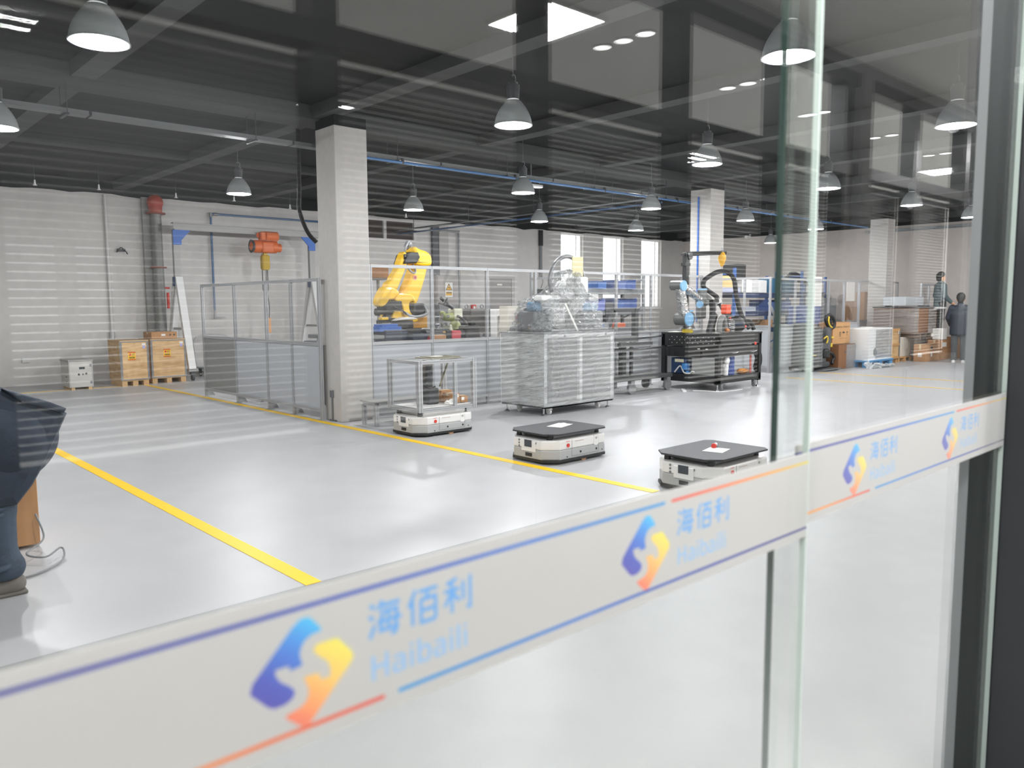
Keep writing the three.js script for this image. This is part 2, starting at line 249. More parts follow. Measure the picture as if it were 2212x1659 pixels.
// ---------- the lobby and the office behind the camera, seen only as reflections ----------
const lobbyWhite = mat('lobby_ceiling_paint', 0xe6e5e3, 0.8), pierGrey = mat('pier_paint', 0x8f8e91, 0.7);
{
  const c = structG('ceiling'); c.name = 'ceiling_lobby'; part(c, 'ceiling_board', bb(XW, 16, 3.45, 3.6, -0.64, 1.36), lobbyWhite);
  const c2 = structG('ceiling'); c2.name = 'ceiling_office';
  part(c2, 'ceiling_board', [bb(XW, 16, 3.64, 3.8, 1.4, 7.6)], lobbyWhite);
  const h = structG('trim'); h.name = 'trim_2'; part(h, 'header', bb(XW, 16, 3.36, 3.64, 1.36, 1.48), pierGrey);
  const p = structG('window'); p.name = 'window_2';
  part(p, 'frame_rail', bb(XW, 16, 3.26, 3.36, 1.36, 1.48), frameDark); part(p, 'frame_rail', bb(XW, 16, 2.58, 2.67, 1.36, 1.48), frameDark); part(p, 'frame_rail', bb(XW, 16, 1.0, 1.09, 1.36, 1.48), frameDark); part(p, 'spandrel_panel', bb(XW, 16, 0, 1.0, 1.38, 1.46), mat('spandrel_grey', 0x4a4c4e, 0.6));
  for (const x of [-3.0, -1.85, -0.7, 0.45, 1.6, 2.76, 3.92, 5.05, 6.14, 7.5, 8.73, 10.3, 11.5, 12.7, 13.9]) part(p, 'mullion', bb(x - 0.055, x + 0.055, 0.1, 3.36, 1.365, 1.5), frameDark);
  for (const x of [6.38, 9.06]) struct('pier', bb(x - 0.09, x + 0.09, 0, 3.36, 1.33, 1.5), pierGrey);
  const wa = structG('wall_lobby_left'); part(wa, 'wall_face', bb(XW - 0.2, XW, 0, 3.8, -0.62, 7.8), lobbyWhite);
  const wc = structG('wall_lobby_right'); part(wc, 'wall_face', bb(16, 16.2, 0, 3.8, -0.62, 7.8), lobbyWhite);
  const wo = structG('wall_office'); part(wo, 'wall_face', [bb(XW, 1.6, 0, 3.8, 7.5, 7.7), bb(2.08, 2.23, 1.0, 2.28, 7.5, 7.7), bb(1.6, 2.62, 0, 1.0, 7.5, 7.7), bb(1.6, 2.62, 2.28, 3.8, 7.5, 7.7), bb(2.62, 16, 0, 3.8, 7.5, 7.7)], lobbyWhite);
  // venetian blinds below the transom
  const slatM = mat('satin_slat', 0x77787a, 0.35, 0.15);
  const mk = (x0, x1, label) => { const t = thing('venetian_blind', label, 'blind', [(x0 + x1) / 2, 0, 1.53]); const w = x1 - x0 + 0.1; const g = bx(w, 0.0012, 0.026); part(t, 'head_rail', bx(w, 0.04, 0.04, [0, 2.55, 0]), slatM); for (let i = 0; i < 50; i++) part(t, 'slat', g, slatM, [0, 2.51 - i * 0.028, 0], [x0 > 6 ? 1.5 : x0 > 1.6 ? 0.78 : 1.2, 0, 0]); part(t, 'bottom_rail', bx(w, 0.02, 0.03, [0, 1.11, 0]), slatM); };
  mk(-0.64, 0.4, 'venetian blind mirrored in the glass over the left wall'); mk(0.51, 1.54, 'venetian blind mirrored in the glass over the gantry hoist'); mk(1.66, 2.7, 'venetian blind mirrored in the glass over the white column'); mk(2.82, 3.86, 'venetian blind mirrored in the glass over the wrapped machine'); mk(3.98, 5.0, 'venetian blind mirrored in the glass over the welding robot'); mk(5.11, 6.08, 'venetian blind mirrored in the glass over the overlapping panes'); mk(6.48, 7.44, 'venetian blind mirrored in the glass door over the stacked cartons'); mk(7.56, 8.67, 'venetian blind mirrored in the glass door over the standing man'); mk(9.17, 10.24, 'venetian blind mirrored in the glass door beside the door post');
  const glow = (k, w = 0xffffff) => new THREE.MeshStandardMaterial({ color: 0xffffff, emissive: w, emissiveIntensity: k, roughness: 0.5 });
  const pg = glow(9); const pl = thing('ceiling_panel_light', 'square bright ceiling light panel mirrored at the top of the glass', 'ceiling light', [4.21, 3.64, 2.78]);
  part(pl, 'light_frame', [bx(0.62, 0.03, 0.015, [0, -0.014, 0.305]), bx(0.62, 0.03, 0.015, [0, -0.014, -0.305]), bx(0.015, 0.03, 0.59, [0.305, -0.014, 0]), bx(0.015, 0.03, 0.59, [-0.305, -0.014, 0])], whiteP); part(pl, 'light_diffuser', bx(0.59, 0.01, 0.59, [0, -0.012, 0]), pg);
  area(0.58, 0.58, OFFICE_W, [4.21, 3.61, 2.78], [4.21, 0, 2.78]);
  for (const [x, z] of [[9.5, 5.2], [1.2, 5.2], [13.5, 3.2]]) { const q = dup(pl, [x, 3.64, z], 0, 'square office ceiling light panel out of view near ' + (x > 10 ? 'the far end' : x > 5 ? 'the middle' : 'the near end')); area(0.58, 0.58, OFFICE_W, [x, 3.61, z], [x, 0, z]); }
  { const q = thing('twin_tube_light', 'twin bright tube light mirrored just above the white column', 'ceiling light', [4.16, 3.62, 5.86]); part(q, 'light_tray', bx(0.56, 0.03, 0.46, [0, 0.012, 0]), whiteP); for (const z of [-0.13, 0.13]) part(q, 'light_tube', bx(0.52, 0.012, 0.1, [0, -0.01, z], 0.005), pg); area(0.5, 0.3, 60, [4.16, 3.58, 5.86], [4.16, 0, 5.86]); }
  const dg = glow(9), say = ['first', 'second', 'third']; let d0;
  [4.985, 6.8, 8.42, 10.2, 12.0].forEach((x, i) => [2.49, 2.705, 2.92].forEach((z, k) => {
    const label = `${say[k]} round recessed downlight of the mirrored trio ${['beside the square panel', 'left of the pane overlap', 'right of the pane overlap', 'beside the pale pier', 'near the door post'][i]}`;
    if (!d0) { d0 = thing('downlight', label, 'downlight', [x, 3.64, z]); part(d0, 'trim_ring', lat([[0.066, -0.001], [0.083, -0.001], [0.083, -0.008], [0.07, -0.012], [0.066, -0.001]], null, 32), whiteP); part(d0, 'light_lens', cy(0.066, 0.066, 0.006, [0, -0.004, 0], 'y', 28), dg); d0.userData.group = 'mirrored downlights'; } else dup(d0, [x, 3.64, z], 0, label);
  }));
  for (const [x, n] of [[-2.2, 'left end'], [0.9, 'middle'], [10.9, 'right end']]) { const q = dup(pl, [x, 3.45, 0.4], 0, 'square lobby ceiling light panel overhead at the ' + n); area(0.58, 0.58, LOBBY_W, [x, 3.42, 0.4], [x, 0, 0.4]); }
}

// ---------- pendant lamps ----------
{
  const shade = mat('ribbed_lamp_shade', 0x8c8f90, 0.45, 0, { transmission: 0.02, thickness: 0, side: THREE.DoubleSide }), inner = new THREE.MeshStandardMaterial({ name: 'lamp_reflector', color: 0xffffff, emissive: 0xffffff, emissiveIntensity: LAMP_GLOW, roughness: 0.3, side: THREE.DoubleSide }), bulbM = new THREE.MeshStandardMaterial({ name: 'lamp_bulb', color: 0xffffff, emissive: 0xffffff, emissiveIntensity: 14 });
  let l0; const xs = [1.74, 5.6, 9.05, 12.43, 15.8, 19.05, 22.3], zs = [-3.06, -6.05, -9.55, -12.6];
  const nx = ['over the bending worker side', 'over the column row', 'beyond the column', 'over the carts', 'over the far fence', 'before the windows', 'by the far wall'], nz = ['nearest row', 'second row', 'third row', 'back row'];
  xs.forEach((x, i) => zs.forEach((z, k) => {
    if ((i === 1 || i === 6) && k === 2) return;
    const label = `bell-shaped pendant lamp hanging ${nx[i]}, in the ${nz[k]} from the glass`;
    if (!l0) {
      l0 = thing('pendant_lamp', label, 'pendant lamp', [x, 3.4, z], 0, 'bell pendant lamps');
      const pr = []; for (let j = 0; j <= 10; j++) { const t = j / 10; pr.push([0.19 - 0.115 * Math.pow(t, 1.9), t * 0.24]); }
      part(l0, 'lamp_shade', lat([[0.186, -0.004], [0.196, -0.004], [0.196, 0.006], ...pr, [0.06, 0.245], [0.055, 0.24]], null, 40), shade);
      const rib = []; for (let j = 0; j <= 24; j++) { const t = j / 24; rib.push([0.184 - 0.115 * Math.pow(t, 1.9) - (j % 2) * 0.004, 0.002 + t * 0.225]); } rib.push([0.001, 0.23]);
      part(l0, 'lamp_reflector', lat(rib, null, 36), inner);
      part(l0, 'lamp_bulb', sp(0.035, [0, 0.1, 0], 1, 1.7, 1, 14), bulbM);
      part(l0, 'lamp_housing', [cy(0.062, 0.07, 0.14, [0, 0.325, 0]), cy(0.04, 0.05, 0.03, [0, 0.405, 0])], darkGrey);
      part(l0, 'hook', [tb([[0, 0.42, 0], [0.035, 0.45, 0], [0.02, 0.5, 0], [-0.02, 0.49, 0]], 0.006, 14, 6), rod([0, 0.48, 0], [0, 0.86, 0], 0.004, 6)], dullSteel);
    } else dup(l0, [x, 3.4, z], 0, label);
    const s = new THREE.PointLight(0xfbfbff, LAMP_CD); s.position.set(x, 3.392, z); s.castShadow = true; s.shadow.radius = 3; s.shadow.mapSize.set(256, 256); scene.add(s);
  }));
}
// ================= FENCES =================
// posts at distances along the run; upper clear panes, lower grey panels, slotted aluminium posts and rails
function fence(name, label, o, dir, at, H, opt = {}) {
  const t = thing(name, label, 'fence', [o[0], 0, o[1]]), P = (s, y, w = 0) => (dir === 'x' ? [s, y, w] : [w, y, s]);
  const y0 = opt.y0 ?? 0.14, ym = opt.ym ?? 1.06, e = 0.045;
  at.forEach((s, i) => { if (opt.skip && opt.skip.includes(i)) return; part(t, 'post', alu(P(s, 0.012), P(s, H), e), aluM); part(t, 'foot', bx(0.1, 0.012, 0.1, P(s, 0.006)), aluM); });
  for (let i = 0; i + 1 < at.length; i++) {
    if (opt.gap && opt.gap.includes(i)) continue;
    const a = at[i] + e / 2 * Math.sign(at[i + 1] - at[i]), b = at[i + 1] - e / 2 * Math.sign(at[i + 1] - at[i]), L = Math.abs(b - a), c = (a + b) / 2;
    for (const y of [y0, ym, H - e / 2]) part(t, 'rail', alu(P(a, y), P(b, y), e), aluM);
    const box = (h, y, d) => (dir === 'x' ? bx(L - 0.002, h, d, P(c, y)) : bx(d, h, L - 0.002, P(c, y)));
    const hp = H - e - ym - e / 2; part(t, 'clear_pane', box(hp, ym + e / 2 + hp / 2, 0.006), acryl);
    const hl = ym - y0 - e; part(t, 'grey_panel', box(hl, y0 + e / 2 + hl / 2, 0.008), opt.dark && opt.dark.includes(i) ? darkPanel : greyPanel, null, null, opt.dark && opt.dark.includes(i) ? 'darker grey lower panel' : undefined);
  }
  if (opt.gusset) for (const s of at) part(t, 'gusset', ex(poly([[0, 0], [0.12, 0], [0.02, 0.2], [0, 0.2]]), -0.004, 0.004, 0), aluM, P(s, 0.012, 0.03));
  return t;
}
fence('safety_fence', 'low aluminium fence with clear upper and grey lower panels in front of the gantry hoist', [5.45, -13.93], 'z', [0, 1.33, 2.47, 3.28, 4.1], 1.97, { dark: [0], gusset: true });
fence('safety_fence', 'long aluminium safety fence of the robot cell between the two white columns', [6.137, -9.62], 'x', [0, 1.075, 2.17, 3.25, 4.3, 5.36, 6.41, 7.43, 8.12], 2.17, { ym: 1.05 });
fence('safety_fence', 'aluminium fence returning behind the welding robot cart', [16.42, -10.55], 'z', [0, 0.65, 1.3], 2.17, {});
fence('safety_fence', 'aluminium fence with open framed panes above the cardboard boxes', [16.42, -9.1], 'x', [0.1, 0.85, 1.7, 2.5, 3.35, 4.2], 2.15, {});
fence('safety_fence', 'far aluminium fence behind the man standing on the pallets', [21.6, -9.95], 'x', [0, 0.9, 1.8, 2.7, 3.6], 2.2, {});
fence('safety_fence', 'light framed stand behind the two people at the far right', [23.4, -8.6], 'x', [0, 0.55, 1.1], 2.1, {});

// ================= BACK WALL FITTINGS =================
{ const t = thing('drain_pipe', 'thick grey drain pipe with a red flanged head on the back wall by the crates', 'pipe', [6.19, 0, -18.34]);
  part(t, 'pipe_casing', bx(0.3, 3.97, 0.1, [-0.06, 1.99, -0.14]), mat('casing_grey', 0x9b9b98, 0.7));
  part(t, 'pipe', cy(0.12, 0.11, 3.7, [0.03, 1.85, 0.03], 'y', 24), mat('galvanised_pipe', 0x8a8b88, 0.5, 0.4)); part(t, 'valve_head', [sp(0.17, [0.02, 3.86, 0.05], 1, 1, 0.9), cy(0.14, 0.14, 0.16, [0.02, 3.7, 0.05])], mat('red_oxide', 0xb04a3a, 0.55));
  part(t, 'flange', [cy(0.2, 0.2, 0.03, [0.02, 3.62, 0.05], 'y', 24), cy(0.17, 0.17, 0.03, [0.03, 2.45, 0.04], 'y', 24)], mat('dull_red', 0x93503f, 0.6)); part(t, 'side_valve', [rod([0.1, 2.0, 0.05], [0.24, 2.0, 0.05], 0.02), cy(0.03, 0.03, 0.35, [0.2, 1.72, 0.05])], red); }
{ const t = thing('wall_conduit', 'thin grey conduit running down the back wall left of the drain pipe', 'conduit', [5.25, 0, -18.5]); part(t, 'conduit', rod([0, 0.9, 0], [0, 3.97, 0], 0.03), mat('conduit_grey', 0xcfcdca, 0.6)); part(t, 'bracket', bx(0.1, 0.5, 0.04, [0, 0.8, 0]), mat('bracket_grey', 0x9fa0a0, 0.6)); }
{ const t = thing('air_pipe', 'blue compressed air pipe with elbow on the back wall behind the gantry', 'pipe', [0, 0, -18.46]);
  part(t, 'pipe', [rod([7.5, 1.5, 0], [7.5, 3.7, 0], 0.025), rod([7.5, 3.72, 0], [10.9, 3.72, 0], 0.025)], mat('air_pipe_blue', 0x46688f, 0.45)); part(t, 'elbow', [cy(0.035, 0.035, 0.1, [7.5, 3.7, 0]), cy(0.035, 0.035, 0.1, [7.62, 3.72, 0], 'x')], dullSteel); part(t, 'tap', [cy(0.03, 0.02, 0.2, [7.5, 1.4, 0]), bx(0.22, 0.02, 0.03, [7.62, 1.33, 0.02])], dullSteel); }
{ const t = thing('air_pipe', 'grey drop pipe with elbow and tap on the back wall right of the warning sign', 'pipe', [14.87, 0, -18.46]);
  part(t, 'pipe', [rod([0, 1.5, 0], [0, 3.7, 0], 0.03), rod([-0.7, 3.72, 0], [0, 3.72, 0], 0.03)], dullSteel); part(t, 'elbow', sp(0.04, [0, 3.72, 0]), dullSteel); part(t, 'tap', [cy(0.04, 0.03, 0.2, [0, 1.4, 0]), bx(0.3, 0.025, 0.03, [0.16, 1.42, 0.03])], dullSteel); }
{ const t = thing('cable_duct', 'dark vertical cable duct above the wall cabinet with the warning sign', 'cable duct', [14.0, 0, -18.5]); part(t, 'duct_face', bx(0.2, 1.42, 0.08, [0, 3.15, 0.02]), mat('duct_dark', 0x55565a, 0.5)); part(t, 'duct_cover', bx(0.34, 1.5, 0.05, [0.33, 3.15, 0]), mat('duct_pale', 0xb1aeab, 0.6)); }
{ const t = thing('cable_duct', 'slim dark cable duct hanging down the wall left of the bright windows', 'cable duct', [18.3, 0, -18.5]); part(t, 'duct_face', bx(0.14, 0.5, 0.06, [0, 3.72, 0.02]), black); part(t, 'duct_tail', bx(0.09, 1.1, 0.04, [0, 2.95, 0.02]), midGrey); part(t, 'wire', tb([[0, 2.5, 0.05], [0.04, 2.3, 0.06], [-0.03, 2.1, 0.05], [0.02, 1.9, 0.05]], 0.012, 20, 6), black); }
{ const t = thing('wall_cabinet', 'grey electrical wall cabinet with a yellow triangle warning sign', 'electrical cabinet', [14.32, 0, -18.42]);
  part(t, 'cabinet_body', bx(0.82, 0.84, 0.22, [0, 2.02, 0], 0.01), mat('cabinet_grey', 0xa7a29e, 0.5)); part(t, 'cabinet_door', bx(0.76, 0.72, 0.02, [0, 2.05, 0.12], 0.005), mat('cabinet_door_grey', 0xaca7a3, 0.5)); part(t, 'cabinet_base', bx(0.7, 1.4, 0.16, [0.04, 0.9, -0.02]), mat('cabinet_base_grey', 0x8f8f8f, 0.6));
  const s = tex(canvas(128, 240, (g) => { g.fillStyle = '#f1eee6'; g.fillRect(0, 0, 128, 240); g.lineWidth = 9; g.lineJoin = 'round'; g.strokeStyle = '#2a2620'; g.fillStyle = '#f2b83c'; g.beginPath(); g.moveTo(64, 22); g.lineTo(114, 124); g.lineTo(14, 124); g.closePath(); g.fill(); g.stroke(); g.fillStyle = '#2a2620'; g.beginPath(); g.moveTo(70, 56); g.lineTo(52, 90); g.lineTo(64, 90); g.lineTo(58, 114); g.lineTo(78, 82); g.lineTo(66, 82); g.closePath(); g.fill(); g.fillStyle = '#efb73a'; g.fillRect(12, 150, 104, 62); g.lineWidth = 5; [[22, 158], [46, 158], [70, 158], [92, 158]].forEach(([x, y]) => { g.strokeRect(x, y, 16, 18); g.beginPath(); g.moveTo(x, y + 9); g.lineTo(x + 16, y + 9); g.moveTo(x + 8, y); g.lineTo(x + 8, y + 24); g.stroke(); }); }), true, false);
  part(t, 'warning_sign', bx(0.27, 0.42, 0.006, [0.02, 2.02, 0.134]), mat('warning_sign', 0xffffff, 0.5, 0, { map: s })); }
{ const t = thing('fire_alarm', 'small red square fire alarm button on the back wall', 'fire alarm', [15.44, 1.5, -18.5]); part(t, 'alarm_box', bx(0.16, 0.17, 0.07, [0, 0, 0], 0.01), red); part(t, 'alarm_button', cy(0.045, 0.045, 0.02, [0, 0, 0.04], 'z'), whiteP); }
{ const t = structG('door'); t.name = 'door_2'; part(t, 'door_leaf', bb(16.08, 17.0, 0, 2.38, -18.545, -18.5), mat('grey_door', 0x8f8b88, 0.5)); part(t, 'door_frame', [bb(16.0, 16.08, 0, 2.46, -18.545, -18.47), bb(17.0, 17.12, 0, 2.46, -18.545, -18.47), bb(16.08, 17.0, 2.38, 2.46, -18.545, -18.47)], mat('door_frame_grey', 0xb1adaa, 0.5)); part(t, 'door_plate', bx(0.2, 0.05, 0.01, [16.5, 2.2, -18.493]), paper); part(t, 'door_closer', bx(0.34, 0.03, 0.06, [16.3, 2.62, -18.5]), dullSteel); }
{ const t = structG('window'); t.name = 'window_6'; part(t, 'pane', bb(11.1, 13.24, 3.4, 3.88, -18.54, -18.5), mat('brown_dark_glass', 0x4b4340, 0.12)); part(t, 'window_frame', [bb(11.05, 13.33, 3.88, 3.94, -18.54, -18.44), bb(11.05, 13.33, 3.33, 3.4, -18.54, -18.44), bb(13.24, 13.33, 3.4, 3.88, -18.54, -18.44), bb(12.24, 12.33, 3.4, 3.88, -18.54, -18.44), bb(11.05, 11.1, 3.4, 3.88, -18.54, -18.44)], mat('window_frame_grey', 0xc9c6c3, 0.5)); }
{ const t = thing('wall_bracket', 'small dark wall bracket with loose cables on the bare white back wall', 'bracket', [5.52, 2.81, -18.5]); part(t, 'bracket_plate', bx(0.16, 0.06, 0.06), darkGrey); part(t, 'cable_stub', tb([[-0.1, -0.05, 0.03], [-0.02, 0.05, 0.07], [0.08, -0.03, 0.06], [0.12, -0.08, 0.03]], 0.012, 16, 6), black); }
solo('wall_socket', 'white double socket low on the bare back wall left of the white case', 'socket', [bx(0.14, 0.1, 0.02), bx(0.05, 0.05, 0.006, [-0.03, 0, 0.012]), bx(0.05, 0.05, 0.006, [0.03, 0, 0.012])], mat('socket_white', 0xc9c8c5, 0.5), [3.6, 0.52, -18.53]);
{ const t = thing('security_camera', 'small white security camera on the far right wall under the ceiling', 'camera', [26.1, 3.95, -15.6]); part(t, 'camera_body', bx(0.25, 0.12, 0.12, [-0.1, 0, 0], 0.02), whiteP); part(t, 'camera_arm', rod([0.02, 0.1, 0], [0.1, 0.1, 0], 0.02), whiteP); }

// ================= CEILING SERVICES =================
{ const t = thing('cable_tray', 'pale grey cable tray hung under the ceiling across the hall behind the column', 'cable tray', [0, 3.78, -10.12]);
  for (let i = 0; i < 9; i++) part(t, 'tray_section', [bx(2.47, 0.012, 0.16, [-1 + i * 2.5, -0.02, 0]), bx(2.47, 0.05, 0.008, [-1 + i * 2.5, 0, 0.08]), bx(2.47, 0.05, 0.008, [-1 + i * 2.5, 0, -0.08])], mat('tray_grey', 0x6d7070, 0.5, 0.3));
  for (let i = 0; i < 9; i++) part(t, 'hanger', [bx(0.03, 0.02, 0.3, [0.3 + i * 2.2, -0.045, 0]), rod([0.3 + i * 2.2, -0.04, 0.13], [0.3 + i * 2.2, 0.48, 0.13], 0.006, 6), rod([0.3 + i * 2.2, -0.04, -0.13], [0.3 + i * 2.2, 0.48, -0.13], 0.006, 6)], darkGrey); }
{ const t = thing('air_pipe', 'long light blue air pipe clipped beneath the hanging cable tray', 'pipe', [0, 3.71, -10.0]); part(t, 'pipe', cy(0.02, 0.02, 17, [14.55, 0, 0], 'x', 10), mat('air_pipe_light', 0x4a78ac, 0.4)); for (let i = 0; i < 7; i++) part(t, 'clip', bx(0.03, 0.09, 0.04, [7 + i * 2.3, 0.02, 0]), darkGrey); }
{ const t = thing('air_pipe', 'pair of thin pipes running from the back wall to the second column under the ceiling', 'pipe', [12.6, 3.56, 0]); part(t, 'pipe', cy(0.024, 0.024, 9, [0, 0.06, -14], 'z', 10), dullSteel, null, null, 'grey steel pipe'); part(t, 'pipe', cy(0.02, 0.02, 9, [0.1, -0.02, -14], 'z', 10), mat('air_pipe_mid', 0x3a5578, 0.4), null, null, 'blue air pipe'); for (let i = 0; i < 4; i++) part(t, 'hanger', [bx(0.2, 0.03, 0.03, [0.04, 0.0, -17.6 + i * 2.3]), rod([0.04, 0, -17.6 + i * 2.3], [0.04, 0.7, -17.6 + i * 2.3], 0.008, 6)], darkGrey); }
{ const t = thing('light_trunking', 'short white twin fitting beside the blue pipe under the ceiling', 'ceiling fitting', [10.1, 3.72, -10.45]); part(t, 'fitting_body', bx(0.5, 0.05, 0.12, [0, 0, 0], 0.01), whiteP); part(t, 'bracket', rod([0, 0.02, 0], [0, 0.54, 0], 0.01), dullSteel); }
{ let s0; [[4.62, -16.6], [6.14, -16.84], [7.25, -16.57], [8.79, -17.07], [3.58, -16.73], [10.4, -16.7], [11.9, -16.9]].forEach(([x, z], i) => { const lb = `small white sprinkler drop ${['above the wooden crates', 'left of the back row lamp', 'right of the gantry lamp', 'near the black hose at the column', 'farthest left over the bare wall', 'over the high brown window', 'right of the high brown window'][i]}`;
    if (!s0) { s0 = thing('sprinkler', lb, 'sprinkler', [x, 3.85, z], 0, 'ceiling sprinklers'); part(s0, 'drop_pipe', rod([0, 0.05, 0], [0, 0.41, 0], 0.006, 6), darkGrey); part(s0, 'sprinkler_head', [cy(0.02, 0.012, 0.09, [0, 0.01, 0], 'y', 10), cy(0.035, 0.035, 0.008, [0, -0.04, 0], 'y', 12)], whiteP); } else dup(s0, [x, 3.85, z], 0, lb); }); }
solo('hanging_hose', 'black hose hanging down along the left edge of the white column', 'hose', tb([[5.62, 4.2, -10.6], [5.6, 3.2, -10.58], [5.55, 2.95, -10.5], [5.64, 2.62, -10.42], [5.75, 2.5, -10.4]], 0.03, 40, 8), rubber);
{ const t = thing('cable_tray', 'thin cable ladder along the top of the far right wall', 'cable tray', [26.08, 3.82, -9]); part(t, 'ladder_side', [bx(0.03, 0.06, 4.6, [0, 0, 0]), bx(0.03, 0.06, 4.6, [-0.2, 0.02, 0])], dullSteel); for (let i = 0; i < 8; i++) part(t, 'rung', bx(0.2, 0.02, 0.03, [-0.1, 0.0, -2.1 + i * 0.6]), dullSteel); }

// ================= GANTRY HOIST =================
{ const t = thing('gantry_crane', 'portable gantry crane with grey beam, white splayed legs and blue corner brackets', 'gantry crane', [0, 0, -17.75]);
  const grey = mat('gantry_grey', 0xa6a5a2, 0.5), legW = mat('gantry_leg_white', 0xe2e2e0, 0.4);
  part(t, 'beam', [bb(6.36, 9.9, 3.38, 3.4, -0.07, 0.07), bb(6.38, 9.9, 3.24, 3.26, -0.07, 0.07), bb(6.38, 9.9, 3.26, 3.38, -0.008, 0.008)], grey);
  for (const [x, s] of [[6.42, 1], [9.66, -1]]) {
    part(t, 'upright', bx(0.14, 1.2, 0.1, [x, 2.64, 0], 0.01), grey);
    part(t, 'corner_bracket', ex(poly([[-0.08 * s, 3.24], [0.3 * s, 3.24], [0.1 * s, 3.02], [0.1 * s, 2.92], [-0.08 * s, 2.92]].map((q) => [q[0] + x, q[1]])), 0.05, 0.075, 0.004), blueP);
    part(t, 'clamp_block', bx(0.17, 0.2, 0.15, [x, 2.13, 0], 0.01), mat('navy_enamel', 0x2b4a74, 0.45));
    for (const q of [1, -1]) { part(t, 'leg', bar([x, 2.22, 0.06 * q], [x, 0.24, 0.6 * q], 0.15, 0.1), legW); const c = part(t, 'caster', [cy(0.07, 0.07, 0.045, [x, 0.07, 0.62 * q], 'x', 20), bx(0.09, 0.07, 0.1, [x, 0.16, 0.61 * q])], darkGrey); part(c, 'foot_plate', bx(0.2, 0.05, 0.16, [x, 0.22, 0.6 * q], 0.008), grey); }
    part(t, 'cross_tie', [bar([x, 1.1, 0.4], [x, 1.1, -0.4], 0.05), rod([x - 0.06, 2.05, 0], [x - 0.06, 0.9, -0.4], 0.018)], grey);
  }
  const h = thing('chain_hoist', 'orange electric chain hoist hanging from the gantry beam over a yellow chain bag', 'hoist', [8.45, 0, -17.75]);
  part(h, 'trolley', [bx(0.36, 0.2, 0.2, [0, 3.2, 0.13], 0.05), cy(0.11, 0.11, 0.3, [0.1, 3.2, 0.16], 'x'), cy(0.07, 0.07, 0.03, [-0.16, 3.22, 0.1], 'z')], orange);
  part(h, 'hoist_motor', [cy(0.15, 0.15, 0.5, [0.02, 2.97, 0.02], 'x'), sp(0.15, [-0.24, 2.97, 0.02], 0.8), cy(0.1, 0.1, 0.22, [0.28, 2.95, 0.02], 'x'), bx(0.3, 0.26, 0.22, [0.02, 2.95, 0.08], 0.05)], orange); part(h, 'end_cover', [cy(0.155, 0.13, 0.06, [-0.3, 2.97, 0.02], 'x')], darkGrey);
  part(h, 'chain_bag', [bx(0.2, 0.36, 0.15, [0, 2.6, 0.02], 0.05), bx(0.08, 0.1, 0.08, [0, 2.82, 0.02])], mat('mustard_bag', 0xb99a34, 0.7)); part(h, 'chain', [rod([-0.07, 2.8, 0.0], [-0.07, 1.98, 0], 0.011, 6), rod([0.06, 2.8, 0.0], [0.06, 1.98, 0], 0.011, 6), rod([-0.07, 1.98, 0], [-0.01, 1.8, 0], 0.01, 6), rod([0.06, 1.98, 0], [0.0, 1.8, 0], 0.01, 6)], darkGrey);
  const k = part(h, 'hook_block', [sp(0.05, [0, 1.76, 0], 1, 1.6, 0.8), new THREE.TorusGeometry(0.045, 0.013, 8, 16, 4.6).translate(0, 1.62, 0)], dullSteel); part(h, 'pendant_cable', tb([[0.0, 2.45, 0.06], [-0.02, 2.0, 0.09], [0.03, 1.6, 0.09], [0.02, 1.3, 0.08]], 0.01, 24, 6), black);
  part(h, 'pendant_control', [bx(0.07, 0.36, 0.05, [0.02, 1.13, 0.08], 0.015)], mat('pale_orange', 0xe7a15a, 0.5)); }

// ================= CRATES AND CASE BY THE BACK WALL =================
const handle4 = tex(canvas(128, 128, (g) => { g.fillStyle = '#f5c313'; g.fillRect(0, 0, 128, 128); g.fillStyle = '#c23322'; g.fillRect(0, 0, 128, 18); g.fillRect(0, 110, 128, 18); g.fillStyle = '#f5c313'; for (let i = 0; i < 4; i++) { g.beginPath(); g.moveTo(10 + i * 32, 15); g.lineTo(26 + i * 32, 15); g.lineTo(18 + i * 32, 3); g.fill(); g.beginPath(); g.moveTo(10 + i * 32, 125); g.lineTo(26 + i * 32, 125); g.lineTo(18 + i * 32, 113); g.fill(); } g.fillStyle = '#c23322'; g.beginPath(); g.arc(36, 46, 22, 0, 7); g.fill(); g.fillStyle = '#f5c313'; g.fillRect(26, 56, 30, 10); g.fillStyle = '#2a2118'; g.fillRect(66, 30, 48, 7); for (const x of [68, 86, 104]) g.fillRect(x, 34, 6, 34); g.fillRect(16, 76, 96, 24); g.fillStyle = '#f5c313'; for (let i = 0; i < 5; i++) g.fillRect(24 + i * 18, 82, 8, 12); }), true, false);
